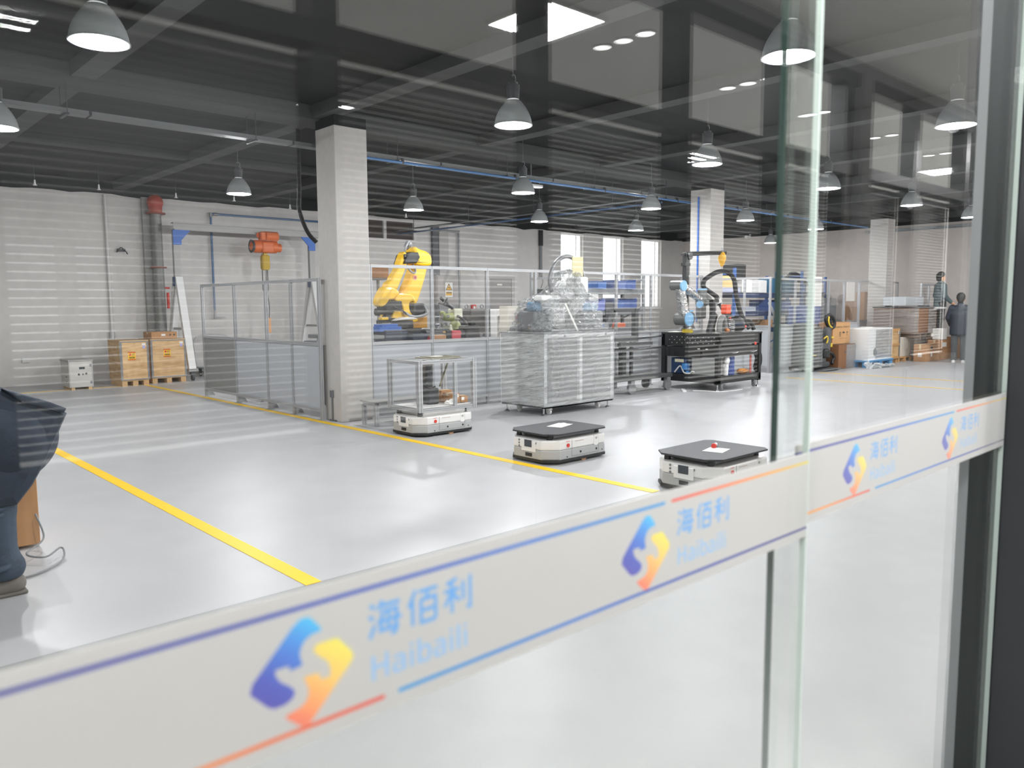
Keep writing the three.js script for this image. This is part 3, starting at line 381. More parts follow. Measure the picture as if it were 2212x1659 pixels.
function crate(label, x0, x1, z0, z1, h, sx, sy) {
  const t = thing('wooden_crate', label, 'crate', [x0, 0, z0]), w = x1 - x0, d = z1 - z0;
  for (const x of [0.05, w / 2, w - 0.05]) part(t, 'pallet_foot', bb(x - 0.05, x + 0.05, 0, 0.1, 0.01, d - 0.01), ply); part(t, 'pallet_board', bb(0, w, 0.1, 0.12, 0, d), ply);
  part(t, 'front_panel', uvM(bb(0.004, w - 0.004, 0.12, h, -0.012, 0), 1.2), ply); part(t, 'back_panel', bb(0, w, 0.12, h, d, d + 0.012), ply); part(t, 'side_panel', uvM(bb(-0.012, 0, 0.12, h, 0, d), 1.2), ply); part(t, 'side_panel', uvM(bb(w, w + 0.012, 0.12, h, 0, d), 1.2), ply); part(t, 'lid', bb(-0.015, w + 0.015, h, h + 0.018, -0.015, d + 0.015), ply);
  part(t, 'steel_edging', [bb(-0.014, 0.02, 0.12, h, d + 0.012, d + 0.017), bb(w - 0.02, w + 0.014, 0.12, h, d + 0.012, d + 0.017), bb(0.02, w - 0.02, h - 0.02, h, d + 0.012, d + 0.017), bb(0.02, w - 0.02, 0.12, 0.145, d + 0.012, d + 0.017), bb(-0.016, -0.012, 0.12, h, d - 0.03, d + 0.012), bb(-0.02, w + 0.02, h + 0.018, h + 0.022, d - 0.02, d + 0.018)], steel); part(t, 'latch', [bb(0.0, 0.02, 0.3, 0.36, d + 0.012, d + 0.02), bb(w - 0.02, w, 0.3, 0.36, d + 0.012, d + 0.02)], steel);
  part(t, 'fragile_sticker', bb(sx, sx + 0.14, sy, sy + 0.17, d + 0.0125, d + 0.014), mat('fragile_sticker', 0xffffff, 0.6, 0, { map: handle4 })); part(t, 'shipping_label', [bb(w - 0.1, w - 0.05, h - 0.15, h - 0.09, d + 0.0125, d + 0.014)], mat('lilac_label', 0xa9a7d6, 0.7)); part(t, 'shipping_label', bb(w - 0.11, w - 0.04, h - 0.085, h - 0.045, d + 0.0125, d + 0.014), paper); return t;
}
crate('plywood crate with steel edging and a yellow sticker, nearer the white case', 4.91, 5.42, -17.6, -16.82, 0.9, 0.13, 0.52);
crate('plywood crate with a flat carton on its lid, beside the gantry leg', 5.56, 6.24, -17.75, -17.03, 0.9, 0.24, 0.54);
function carton(label, x0, x1, y0, y1, z0, z1, opt = {}) {
  const t = thing(opt.name || 'cardboard_box', label, 'box', [(x0 + x1) / 2, y0, (z0 + z1) / 2], opt.ry || 0, opt.group), w = x1 - x0, h = y1 - y0, d = z1 - z0;
  part(t, 'box_body', uvM(bx(w, h - 0.004, d, [0, h / 2, 0], Math.min(0.006, h / 8)), 1), opt.mat || card); part(t, 'top_flap', [bx(w, 0.004, d / 2 - 0.002, [0, h, d / 4]), bx(w, 0.004, d / 2 - 0.002, [0, h, -d / 4])], opt.mat || card);
  if (opt.tape !== false) part(t, 'packing_tape', [bx(w + 0.004, 0.002, 0.05, [0, h + 0.0025, 0]), bx(0.002, h * 0.3, 0.05, [-w / 2 - 0.001, h * 0.85, 0])], mat('packing_tape', 0xd8c6a4, 0.3));
  for (const [x, y, s, q, m] of opt.tags || []) part(t, 'label', bx(s, q, 0.002, [x, y, d / 2 + 0.001]), m || paper);
  for (const [z, y, s, q, m] of opt.side || []) part(t, 'label', bx(0.002, q, s, [-w / 2 - 0.001, y, z]), m || paper); return t;
}
carton('flat brown carton lying on the lid of the plywood crate beside the gantry', 5.6, 6.12, 0.92, 1.06, -17.6, -17.1, { tags: [[-0.02, 0.08, 0.08, 0.04], [0.12, 0.08, 0.03, 0.03, darkGrey], [0.2, 0.08, 0.03, 0.03, darkGrey]] });
{ const t = thing('white_case', 'small white painted transport case with metal edges on the floor by the back wall', 'case', [4.17, 0, -17.1]); const w = 0.42, h = 0.5, d = 0.6, wc = mat('case_white', 0xdad8d3, 0.55, 0, { map: T.paint });
  part(t, 'case_body', bx(w, h, d, [0, 0.05 + h / 2, 0], 0.01), wc); part(t, 'case_lid', bx(w + 0.02, 0.03, d + 0.02, [0, 0.565, 0], 0.006), mat('case_lid', 0xa9a8a6, 0.5)); for (const x of [-0.15, 0.15]) part(t, 'skid', bx(0.06, 0.05, d, [x, 0.025, 0]), ply);
  part(t, 'edge_strip', [bx(0.02, h, 0.004, [-w / 2 + 0.01, 0.3, d / 2 + 0.002]), bx(0.02, h, 0.004, [w / 2 - 0.01, 0.3, d / 2 + 0.002])], mat('edge_grey', 0xb4b3b0, 0.4, 0.4));
  part(t, 'printed_mark', [bx(0.1, 0.045, 0.002, [0.02, 0.42, d / 2 + 0.001]), bx(0.035, 0.04, 0.002, [-0.04, 0.3, d / 2 + 0.001]), bx(0.02, 0.035, 0.002, [0.03, 0.3, d / 2 + 0.001]), bx(0.035, 0.035, 0.002, [0.09, 0.31, d / 2 + 0.001]), bx(0.002, 0.02, 0.1, [-w / 2 - 0.001, 0.25, 0.1]), bx(0.002, 0.02, 0.06, [-w / 2 - 0.001, 0.16, 0.1])], darkGrey); part(t, 'latch', [bx(0.03, 0.05, 0.006, [0.17, 0.47, d / 2 + 0.005]), bx(0.03, 0.05, 0.006, [0.17, 0.14, d / 2 + 0.005])], dullSteel); }
{ const t = thing('platform_trolley', 'grey platform trolley with a bent tube handle beside the gantry foot', 'trolley', [7.35, 0, -18.0]); part(t, 'deck', bx(0.9, 0.04, 0.6, [0, 0.2, 0], 0.015), mat('trolley_grey', 0x9ea4aa, 0.5)); part(t, 'handle', tb([[-0.42, 0.2, -0.25], [-0.44, 0.8, -0.25], [-0.36, 0.9, -0.25], [0.3, 0.9, -0.25], [0.4, 0.8, -0.25], [0.4, 0.2, -0.25]], 0.016, 40, 8), aluM); part(t, 'bumper', bx(0.94, 0.06, 0.03, [0, 0.19, 0.31], 0.01), blueP); for (const [x, z] of [[-0.35, 0.2], [0.35, 0.2], [-0.35, -0.2], [0.35, -0.2]]) part(t, 'caster', [cy(0.065, 0.065, 0.04, [x, 0.065, z], 'x', 16), bx(0.06, 0.05, 0.06, [x, 0.155, z])], darkGrey); }
// flat dollies and parts on the floor under and behind the low fence
for (const [x, z, n] of [[6.2, -12.9, 'under the darker first fence panel'], [6.3, -11.75, 'under the second bay of the low fence']]) { const t = thing('flat_dolly', 'low aluminium dolly frame on casters ' + n, 'dolly', [x, 0, z]); part(t, 'dolly_frame', [alu([-0.4, 0.13, 0.4], [-0.4, 0.13, -0.4]), alu([0.4, 0.13, 0.4], [0.4, 0.13, -0.4]), alu([-0.38, 0.13, 0.4], [0.38, 0.13, 0.4]), alu([-0.38, 0.13, -0.4], [0.38, 0.13, -0.4])], aluM); for (const [a, b] of [[-0.36, 0.36], [0.36, 0.36], [-0.36, -0.36], [0.36, -0.36]]) part(t, 'caster', [cy(0.04, 0.04, 0.03, [a, 0.04, b], 'x', 14), bx(0.05, 0.04, 0.05, [a, 0.095, b])], darkGrey); }
{ const t = thing('parts_bin', 'grey tool tray with a dark cover behind the last clear pane of the low fence', 'tool tray', [6.3, 0, -10.6]); part(t, 'stand', [bx(0.5, 1.05, 0.9, [0, 0.56, 0], 0.02)], greyPanel); part(t, 'tray', bx(0.56, 0.06, 1.3, [0, 1.12, 0], 0.01), midGrey); part(t, 'cover', bx(0.3, 0.14, 0.34, [0.02, 1.22, 0.3], 0.05), midGrey); part(t, 'caster', [cy(0.035, 0.035, 0.03, [-0.2, 0.035, 0.38], 'x'), cy(0.035, 0.035, 0.03, [0.2, 0.035, -0.38], 'x')], black); }

// ================= COLUMN BENCH AND MOBILE ROBOTS =================
{ const t = thing('step_bench', 'low aluminium profile bench beside the foot of the white column', 'bench', [0, 0, 0]); const X = [5.68, 6.55], Z = [-9.12, -8.82];
  for (const x of X) for (const z of Z) part(t, 'leg', alu([x, 0.004, z], [x, 0.27, z], 0.05), aluM); part(t, 'frame', [alu([X[0] + 0.025, 0.285, Z[1]], [X[1] - 0.025, 0.285, Z[1]], 0.05), alu([X[0] + 0.025, 0.285, Z[0]], [X[1] - 0.025, 0.285, Z[0]], 0.05), alu([X[0], 0.285, Z[1] - 0.0], [X[0], 0.285, Z[0]], 0.05), alu([X[1], 0.285, Z[1]], [X[1], 0.285, Z[0]], 0.05)], aluM); part(t, 'bench_top', bb(5.64, 6.59, 0.31, 0.33, -9.16, -8.78, 0.008), mat('bench_top', 0x9a9a97, 0.5)); }
const agvWhite = mat('agv_white', 0xeceae7, 0.28), agvGrey = mat('agv_grey', 0xb1b2b1, 0.35);
function agvShape(l, w, c) { const a = l / 2, b = w / 2; return poly([[-a + c, -b], [a - c * 0.5, -b], [a, -b + c * 0.5], [a, b - c * 0.5], [a - c * 0.5, b], [-a + c, b], [-a, b - c], [-a, -b + c]]); }
const plan = (s, y0, y1, b = 0.012) => { const g = ex(s, 0, y1 - y0, b); g.rotateX(-Math.PI / 2); return g.translate(0, y0, 0); };
function agv(label, x, z, ry, deck) {   // nose towards -x
  const t = thing('mobile_robot', label, 'mobile robot', [x, 0, z], ry, 'low mobile robots'), L = 0.87, W = 0.66;
  part(t, 'skirt', plan(agvShape(L, W, 0.11), 0.02, 0.05, 0.004), black); part(t, 'lower_body', plan(agvShape(L, W, 0.13), 0.045, 0.145), agvGrey, null, null, 'grey lower body'); const ub = part(t, 'upper_body', plan(agvShape(L, W, 0.13), 0.144, 0.245, 0.016), agvWhite, null, null, 'white upper body');
  part(ub, 'seam', [bb(-0.13, -0.127, 0.07, 0.235, W / 2, W / 2 + 0.002), bb(0.27, 0.273, 0.07, 0.235, W / 2, W / 2 + 0.002), bb(-0.13, 0.27, 0.068, 0.071, W / 2, W / 2 + 0.002)], midGrey);
  part(t, 'wheel', cy(0.06, 0.06, 0.03, [0.06, 0.06, W / 2 - 0.022], 'z', 24), mat('orange_tyre', 0xb3845c, 0.6)); part(t, 'wheel', cy(0.06, 0.06, 0.03, [0.06, 0.06, -W / 2 + 0.022], 'z', 24), mat('orange_tyre'));
  part(t, 'bolt', [cy(0.012, 0.012, 0.006, [-0.0, 0.1, W / 2], 'z', 12), cy(0.012, 0.012, 0.006, [0.24, 0.1, W / 2], 'z', 12), cy(0.007, 0.007, 0.006, [-0.2, 0.07, W / 2], 'z', 10), cy(0.007, 0.007, 0.006, [0.33, 0.08, W / 2], 'z', 10)], black);
  part(t, 'screen_bezel', bx(0.012, 0.105, 0.2, [-L / 2 - 0.004, 0.17, 0.02], 0.004), agvWhite); part(t, 'touch_screen', bx(0.006, 0.07, 0.1, [-L / 2 - 0.012, 0.2, 0.02]), mat('dark_screen', 0x3d4146, 0.15)); part(t, 'scanner_slot', bx(0.01, 0.035, 0.09, [-L / 2 - 0.002, 0.085, 0.02]), black);
  part(t, 'button', [0.22, 0.19, 0.16].map((y, i) => cy(0.011, 0.011, 0.006, [-L / 2 - 0.001, y - 0.0, -0.12], 'x', 12)).concat([cy(0.011, 0.011, 0.006, [-L / 2 - 0.001, 0.21, 0.12], 'x', 12)]), midGrey);
  part(t, 'emergency_stop', [cy(0.018, 0.02, 0.012, [-0.19, 0.185, W / 2 + 0.004], 'z', 16), bx(0.05, 0.004, 0.004, [-0.19, 0.225, W / 2])], red);
  part(t, 'print', [bx(0.13, 0.008, 0.001, [-0.02, 0.215, W / 2 + 0.0005]), bx(0.14, 0.006, 0.001, [-0.3, 0.19, W / 2 - 0.06])], mat('pale_print', 0xc9b9b0, 0.5));
  const wf = part(t, 'antenna_panel', ex(poly([[-0.035, 0], [0.035, 0], [0.035, -0.1], [0, -0.11], [-0.035, -0.1]]), 0, 0.003, 0), agvWhite, [0.235, 0.245, W / 2]);
  part(wf, 'wireless_mark', [0.008, 0.017, 0.026].map((r) => new THREE.TorusGeometry(r, 0.0022, 4, 12, 1.6).rotateZ(0.77).translate(0, -0.05, 0.004)), midGrey);
  for (const [a, b] of [[-0.34, 0.22], [-0.34, -0.22], [0.36, 0.22], [0.36, -0.22]]) part(t, 'deck_post', cy(0.03, 0.026, 0.05, [a, 0.27, b], 'y', 16), black);
  if (deck) { part(t, 'deck_frame', bx(0.62, 0.045, 0.46, [0.02, 0.272, 0], 0.008), mat('deck_frame_grey', 0x8c8e8f, 0.4, 0.3)); part(t, 'deck_plate', plan(agvShape(L * 1.0, W, 0.11), 0.296, 0.312, 0.005), mat('matt_black_deck', 0x2d2e31, 0.55)); }
  else part(t, 'riser', bx(0.66, 0.06, 0.5, [0.02, 0.272, 0], 0.02), whiteP);
  return t;
}
agv('low white mobile robot carrying an aluminium frame cage, beside the step bench', 5.95, -7.98, 0, false);
agv('low white mobile robot with a black deck in front of the wrapped machine', 5.9, -5.72, 0, true);
agv('low white mobile robot partly hidden by the frosted strip, nearest the glass', 5.95, -3.88, 0, true);
{ const t = thing('frame_cage', 'open aluminium profile cage standing on the mobile robot by the column', 'frame cage', [5.97, 0.305, -7.98]); const a = 0.42, b = 0.31, H = 0.62;
  for (const x of [-a, a]) for (const z of [-b, b]) part(t, 'post', alu([x, 0, z], [x, H, z], 0.055), aluM);
  for (const y of [0.02, H - 0.02]) { for (const z of [-b, b]) part(t, 'rail', alu([-a + 0.028, y, z], [a - 0.028, y, z], 0.04), aluM); for (const x of [-a, a]) part(t, 'rail', alu([x, y, -b + 0.028], [x, y, b - 0.028], 0.04), aluM); }
  part(t, 'middle_post', alu([0.12, 0.04, b], [0.12, H - 0.04, b], 0.04), aluM); part(t, 'middle_post', alu([0.12, 0.04, -b], [0.12, H - 0.04, -b], 0.04), aluM);
  part(t, 'floor_plate', bx(2 * a - 0.06, 0.006, 2 * b - 0.06, [0, 0.045, 0]), whiteP); part(t, 'partition_plate', bb(-0.18, 0.08, 0.05, H - 0.05, -0.1, -0.09), mat('taupe_plate', 0x7f7872, 0.5)); part(t, 'diagonal_brace', bar([0.3, H - 0.05, -0.05], [0.12, 0.26, 0.0], 0.02), mat('olive_steel', 0x8a8672, 0.45, 0.4)); part(t, 'inner_rail', alu([0.18, 0.07, 0.18], [0.38, 0.07, 0.18], 0.03), aluM);
  part(t, 'pump_unit', [cy(0.05, 0.05, 0.16, [-0.05, 0.4, 0.0]), cy(0.035, 0.04, 0.06, [-0.05, 0.5, 0.0]), bx(0.1, 0.06, 0.08, [-0.07, 0.3, 0.0], 0.01), bx(0.16, 0.2, 0.16, [-0.03, 0.15, 0.0], 0.02)], darkGrey, null, null, 'dark pump with metal cap'); part(t, 'cable', tb([[-0.1, 0.3, 0.05], [-0.16, 0.27, 0.1], [-0.14, 0.26, 0.16], [-0.06, 0.28, 0.14]], 0.01, 20, 6), black);
  part(t, 'top_plate', [bx(0.46, 0.012, 0.36, [0.1, H + 0.008, 0]), bx(0.4, 0.008, 0.3, [0.13, H + 0.02, 0])], mat('olive_steel')); part(t, 'paper_scrap', [bx(0.14, 0.004, 0.08, [0.06, H + 0.027, 0.02])], paper);
  carton('small brown carton inside the frame cage, tallest of the three', 6.13, 6.25, 0.36, 0.48, -7.98, -7.78, { tags: [[0.02, 0.09, 0.05, 0.04]] }); carton('small brown carton inside the frame cage, behind the tallest', 6.13, 6.3, 0.36, 0.5, -8.15, -8.0, {}); carton('small brown carton inside the frame cage, rightmost with a white label', 6.26, 6.37, 0.36, 0.44, -7.92, -7.76, { tags: [[-0.03, 0.05, 0.045, 0.04]] });
  solo('tissue', 'crumpled white tissue on the floor of the frame cage', 'tissue', [crump(0.05, [0, 0.025, 0], 1.2, 0.6, 1), crump(0.04, [0.03, 0.04, 0.01], 0.7, 0.8, 0.8)], paper, [6.06, 0.354, -7.74]); }
solo('paper_sheet', 'crumpled plastic document pouch lying on the black deck of the middle mobile robot', 'paper', [bx(0.28, 0.004, 0.17), bx(0.1, 0.006, 0.08, [0.04, 0.004, 0.02]), crump(0.05, [0.05, 0.005, 0], 1.4, 0.2, 0.8)], paper, [6.0, 0.3145, -5.78], [0, 0.3, 0]);
solo('paper_sheet', 'white paper sheet lying on the black deck of the nearest mobile robot', 'paper', [bx(0.22, 0.003, 0.18)], paper, [5.95, 0.314, -3.83], [0, 0.25, 0]);
{ const t = thing('bottle', 'tiny red-capped bottle on the black deck of the nearest mobile robot', 'bottle', [6.02, 0.312, -3.9], 0.4); part(t, 'bottle_body', cy(0.018, 0.018, 0.07, [0.06, 0.018, 0], 'x', 14), whiteP); part(t, 'cap', cy(0.022, 0.022, 0.035, [0, 0.022, 0], 'x', 14), red); }
// ================= ROBOT CELL =================
{ const t = thing('work_table', 'long work table with a grey top behind the clear panes of the robot cell', 'table', [0, 0, 0]);
  part(t, 'table_top', bb(6.5, 9.6, 0.96, 1.0, -12.3, -10.2, 0.01), mat('slate_top', 0x5a636e, 0.4)); for (const x of [6.6, 8.1, 9.5]) for (const z of [-12.2, -10.3]) part(t, 'leg', bx(0.07, 0.955, 0.07, [x, 0.48, z]), blackSteel); }
{ const zc = -11.3, t = thing('industrial_robot', 'large yellow jointed industrial robot arm behind the clear safety fence', 'industrial robot', [-0.12, 0, zc]);
  part(t, 'base', [bx(0.52, 0.1, 0.5, [8.04, 1.05, 0], 0.01), bx(0.3, 0.2, 0.46, [8.17, 1.3, 0], 0.01)], ochre, null, null, 'ochre base block'); part(t, 'base_box', [bx(0.42, 0.13, 0.5, [7.8, 1.27, 0], 0.01), bx(0.4, 0.1, 0.4, [8.02, 1.15, 0])], black);
  part(t, 'turret', [ex(smooth([[7.64, 1.66], [7.68, 1.75], [7.77, 1.79], [7.91, 1.78], [8.03, 1.77], [8.08, 1.62], [8.0, 1.66], [7.94, 1.62], [7.95, 1.5], [8.0, 1.43], [8.12, 1.36], [8.12, 1.3], [7.9, 1.3], [7.83, 1.45], [7.8, 1.62]]), -0.02, 0.24, 0.02), ex(smooth([[7.64, 1.66], [7.68, 1.75], [7.77, 1.79], [7.91, 1.78], [8.03, 1.77], [8.08, 1.62], [8.0, 1.5], [8.12, 1.36], [8.12, 1.3], [7.9, 1.3], [7.83, 1.45], [7.8, 1.62]]), -0.24, -0.16, 0.02), bx(0.3, 0.16, 0.4, [7.96, 1.32, 0], 0.02)], yellow); part(t, 'turret_shell', [ex(poly([[7.62, 1.38], [7.84, 1.32], [7.88, 1.46], [7.68, 1.52]]), -0.18, 0.2, 0.02), bx(0.07, 0.06, 0.08, [7.44, 1.45, 0.12], 0.015), bx(0.14, 0.05, 0.1, [7.5, 1.37, 0.12], 0.012)], yellow);
  part(t, 'axis_motor', [bx(0.32, 0.16, 0.3, [7.62, 1.58, 0.12], 0.02), cy(0.06, 0.06, 0.3, [7.5, 1.48, 0.12], 'x'), bx(0.1, 0.2, 0.12, [7.57, 1.43, 0.1], 0.01)], black, null, null, 'black motor block on the left'); part(t, 'axis_motor', [bx(0.22, 0.2, 0.3, [8.12, 1.52, 0.12], 0.02), cy(0.1, 0.1, 0.12, [8.22, 1.52, 0.16], 'x')], black, null, null, 'black motor block on the right');
  part(t, 'upper_arm', ex(smooth([[8.06, 1.6], [7.93, 1.76], [8.09, 2.02], [8.17, 2.24], [8.3, 2.42], [8.46, 2.3], [8.41, 2.1], [8.31, 1.84], [8.2, 1.58]]), -0.16, 0.1, 0.04), yellow); const dk = part(t, 'warning_disc', cy(0.045, 0.045, 0.006, [8.17, 2.06, 0.102], 'z', 20), mat('pink_disc', 0xd79a80, 0.5)); part(dk, 'disc_mark', bx(0.04, 0.05, 0.003, [8.17, 2.06, 0.107]), mat('disc_red', 0xa33f35, 0.5));
  part(t, 'elbow', [ex(smooth([[8.11, 2.29], [8.2, 2.4], [8.11, 2.5], [8.15, 2.6], [8.24, 2.54], [8.39, 2.52], [8.49, 2.45], [8.51, 2.33], [8.48, 2.26], [8.28, 2.26]]), -0.2, 0.16, 0.04), cy(0.06, 0.06, 0.06, [8.2, 2.4, 0.18], 'z')], yellow); part(t, 'elbow_motor', [ex(poly([[7.86, 2.28], [7.92, 2.44], [8.0, 2.48], [8.15, 2.48], [8.19, 2.4], [8.12, 2.3]]), -0.1, 0.24, 0.02), cy(0.045, 0.05, 0.07, [7.91, 2.4, 0.18], 'x', 18)], black);
  part(t, 'forearm', [ex(smooth([[7.9, 2.52], [7.98, 2.39], [7.93, 2.22], [7.84, 2.05], [7.78, 1.93], [7.74, 1.84], [7.6, 1.84], [7.52, 1.9], [7.56, 1.97], [7.63, 2.0], [7.65, 2.07], [7.75, 2.18], [7.82, 2.36]]), 0.02, 0.2, 0.03)], yellow);
  part(t, 'wrist', [ex(smooth([[7.46, 1.88], [7.62, 1.9], [7.77, 1.83], [7.76, 1.74], [7.62, 1.67], [7.48, 1.7]]), 0.0, 0.22, 0.03), cy(0.035, 0.035, 0.06, [7.56, 1.68, 0.1], 'y'), cy(0.035, 0.035, 0.06, [7.63, 1.68, 0.1], 'y')], yellow); part(t, 'wrist_housing', ex(smooth([[7.4, 1.9], [7.56, 1.9], [7.6, 1.84], [7.5, 1.66], [7.4, 1.56], [7.27, 1.57], [7.26, 1.68], [7.34, 1.82]]), 0.14, 0.32, 0.05), yellow);
  part(t, 'cable_dress', [tb([[7.93, 2.46, 0.12], [7.96, 2.58, 0.14], [8.04, 2.66, 0.1], [8.12, 2.63, 0.02], [8.14, 2.55, -0.05]], 0.028, 30, 10), sp(0.07, [8.1, 2.63, 0.04], 0.9, 0.9, 0.6)], mat('grey_hose', 0x8f9193, 0.4, 0.3), null, null, 'grey corrugated hose over the elbow'); part(t, 'cable_dress', [tb([[7.95, 2.3, 0.14], [8.0, 2.17, 0.2], [8.08, 2.13, 0.2], [8.14, 2.18, 0.16], [8.13, 2.28, 0.1]], 0.018, 24, 8), tb([[7.8, 1.47, 0.27], [7.95, 1.4, 0.32], [8.12, 1.41, 0.34], [8.26, 1.46, 0.3], [8.26, 1.58, 0.22]], 0.026, 30, 8)], mat('grey_hose')); part(t, 'cable_wrap', tb([[7.6, 1.56, 0.28], [7.76, 1.5, 0.3], [7.84, 1.44, 0.3]], 0.012, 16, 6), black);
}
solo('plastic_sheet', 'crumpled white plastic sheet lying across the black base of the yellow robot', 'plastic sheet', ex(smooth([[7.42, 1.33], [7.54, 1.38], [7.72, 1.395], [7.92, 1.36], [7.72, 1.35], [7.5, 1.345]]), -11.05, -10.9, 0.006), paper);
carton('long brown carton on a high shelf left of the yellow robot', 7.2, 7.85, 2.06, 2.3, -11.95, -11.7, {}); { const t = thing('wall_shelf', 'small dark shelf frame carrying the long carton beside the yellow robot', 'shelf', [7.5, 0, -11.85]); part(t, 'shelf_board', bx(0.7, 0.03, 0.34, [0, 2.045, 0]), darkGrey); part(t, 'shelf_post', [bx(0.04, 1.03, 0.04, [-0.3, 1.515, -0.12]), bx(0.04, 1.03, 0.04, [0.3, 1.515, -0.12])], midGrey); }
{ let n = 0; const block = (name, label, cat, geo, m, pos, ry = 0) => solo(name, label, cat, geo, m, pos, [0, ry, 0]);
  block('tool_tray', 'low dark tray full of parts at the left end of the table under the robot', 'tray', [bx(0.44, 0.16, 0.4, [0, 0.08, 0], 0.02), bx(0.4, 0.05, 0.36, [0, 0.17, 0])], mat('ink_blue', 0x2c3547, 0.5), [7.22, 1.0, -10.75]);
  block('tool_box', 'blue parts box with bright tools left of the robot base', 'tool box', [bx(0.42, 0.08, 0.34, [0, 0.04, 0], 0.01), bx(0.3, 0.04, 0.24, [0.02, 0.1, 0])], blueP, [7.15, 1.17, -10.8]);
  block('spanner', 'bright steel spanner lying on the blue parts box', 'tool', [bx(0.22, 0.012, 0.03), cy(0.03, 0.03, 0.012, [0.11, 0, 0], 'y', 6)], steel, [7.12, 1.3, -10.72], 0.5);
  block('navy_case', 'dark navy case in front of the robot base', 'case', [bx(0.4, 0.13, 0.3, [0, 0.065, 0], 0.02), bx(0.12, 0.02, 0.03, [0, 0.14, 0])], mat('ink_blue'), [7.62, 1.0, -10.55]);
  block('red_box', 'small pink-red box beside the ochre robot base', 'box', [bx(0.07, 0.07, 0.1, [0, 0.035, 0], 0.006), bx(0.05, 0.004, 0.07, [0, 0.072, 0])], mat('pink_red', 0xd8405a, 0.5), [7.73, 1.0, -10.38]);
  block('flat_board', 'stack of flat pale boards on the near edge of the table below the robot', 'boards', [bx(0.7, 0.015, 0.22, [0, 0.0, 0]), bx(0.6, 0.015, 0.2, [0.1, 0.016, 0.02])], mat('tan_board', 0xb6a18a, 0.7), [7.0, 1.01, -10.35]);
  block('black_motor', 'black motor lying under the ochre robot base', 'motor', [cy(0.1, 0.1, 0.5, [0, 0.1, 0], 'x'), bx(0.12, 0.16, 0.2, [0.2, 0.09, 0.02], 0.02), cy(0.05, 0.05, 0.1, [-0.28, 0.1, 0], 'x')], black, [7.98, 1.0, -10.55]);
  block('steel_fitting', 'shiny steel fitting on the table right of the black motor', 'fitting', [sp(0.04, [0, 0.05, 0]), cy(0.02, 0.03, 0.08, [0.05, 0.04, 0], 'x'), bx(0.08, 0.03, 0.08, [0, 0.015, 0])], steel, [7.9, 1.0, -10.7]);
  block('white_box', 'small white box behind the steel fitting on the robot table', 'box', [bx(0.12, 0.07, 0.14, [0, 0.035, 0], 0.005), bx(0.08, 0.003, 0.1, [0, 0.072, 0])], whiteP, [8.0, 1.0, -10.95]);
  carton('brown carton at the right end of the robot table beside the fence post', 7.72, 7.98, 1.0, 1.1, -10.42, -10.26, {});
  { const t = thing('gear_unit', 'tangle of white and olive valve parts behind the second clear pane', 'machine part', [9.0, 1.0, -11.6]); const olive = mat('olive_paint', 0x9aa067, 0.5);
    part(t, 'valve_block', [bx(0.2, 0.2, 0.2, [0.24, 0.42, 0], 0.02), bx(0.18, 0.14, 0.2, [0.12, 0.16, 0], 0.02)], mat('cream_paint', 0xd9d9c2, 0.5)); part(t, 'valve_body', [sp(0.11, [0.18, 0.2, 0.06]), cy(0.06, 0.08, 0.2, [0.05, 0.36, 0.02], 'x'), sp(0.06, [-0.06, 0.42, 0])], olive); part(t, 'fittings', [0, 1, 2, 3, 4, 5, 6, 7, 8].map((i) => cy(0.025, 0.03, 0.09, [-0.26 + (i % 3) * 0.12, 0.1 + Math.floor(i / 3) * 0.14, 0.08], ['x', 'y', 'z'][i % 3], 12)), steel); part(t, 'handles', [rod([-0.1, 0.72, 0], [0.14, 0.52, 0.05], 0.03), rod([-0.1, 0.6, 0.1], [0.0, 0.7, 0.05], 0.03), bx(0.22, 0.1, 0.12, [0.34, 0.24, 0], 0.03)], black); }
  block('yellow_crate', 'small amber plastic box beside the red case on the table', 'box', [bx(0.12, 0.14, 0.2, [0, 0.07, 0], 0.01), bx(0.13, 0.02, 0.21, [0, 0.14, 0])], amber, [8.13, 1.0, -10.56]);
  block('red_case', 'red plastic case on the table behind the second clear pane', 'case', [bx(0.19, 0.16, 0.2, [0, 0.08, 0], 0.015), bx(0.2, 0.02, 0.21, [0, 0.12, 0])], mat('case_red', 0xc04048, 0.45), [8.31, 1.0, -10.5]);
  block('black_pump', 'black motor unit with a thick cable right of the red case', 'motor', [bx(0.3, 0.24, 0.26, [0, 0.12, 0], 0.04), cy(0.08, 0.08, 0.16, [-0.18, 0.1, 0], 'x'), bx(0.12, 0.06, 0.1, [0.06, 0.27, 0], 0.02)], black, [8.66, 1.0, -10.5]);
  block('steel_cup', 'tiny bright cup at the table edge before the dark cabinet', 'cup', [cy(0.025, 0.03, 0.1, [0, 0.05, 0]), cy(0.032, 0.032, 0.01, [0, 0.1, 0])], steel, [8.72, 1.0, -10.26]);
  solo('power_cable', 'thick black cable arching from the wall cabinet down to the black motor unit', 'cable', tb([[13.9, 1.6, -18.2], [13.0, 1.62, -17], [11.2, 1.52, -14.2], [9.7, 1.44, -12.3], [8.95, 1.32, -11], [8.72, 1.2, -10.55]], 0.024, 60, 8), rubber); solo('power_cable', 'grey cable hanging from the wall cabinet behind the olive valve parts', 'cable', tb([[13.9, 1.58, -18.2], [13.0, 1.4, -17], [11.5, 1.32, -15], [10.2, 1.24, -13.2], [9.4, 1.14, -12.35], [9.2, 1.02, -12.05]], 0.016, 50, 6), midGrey);
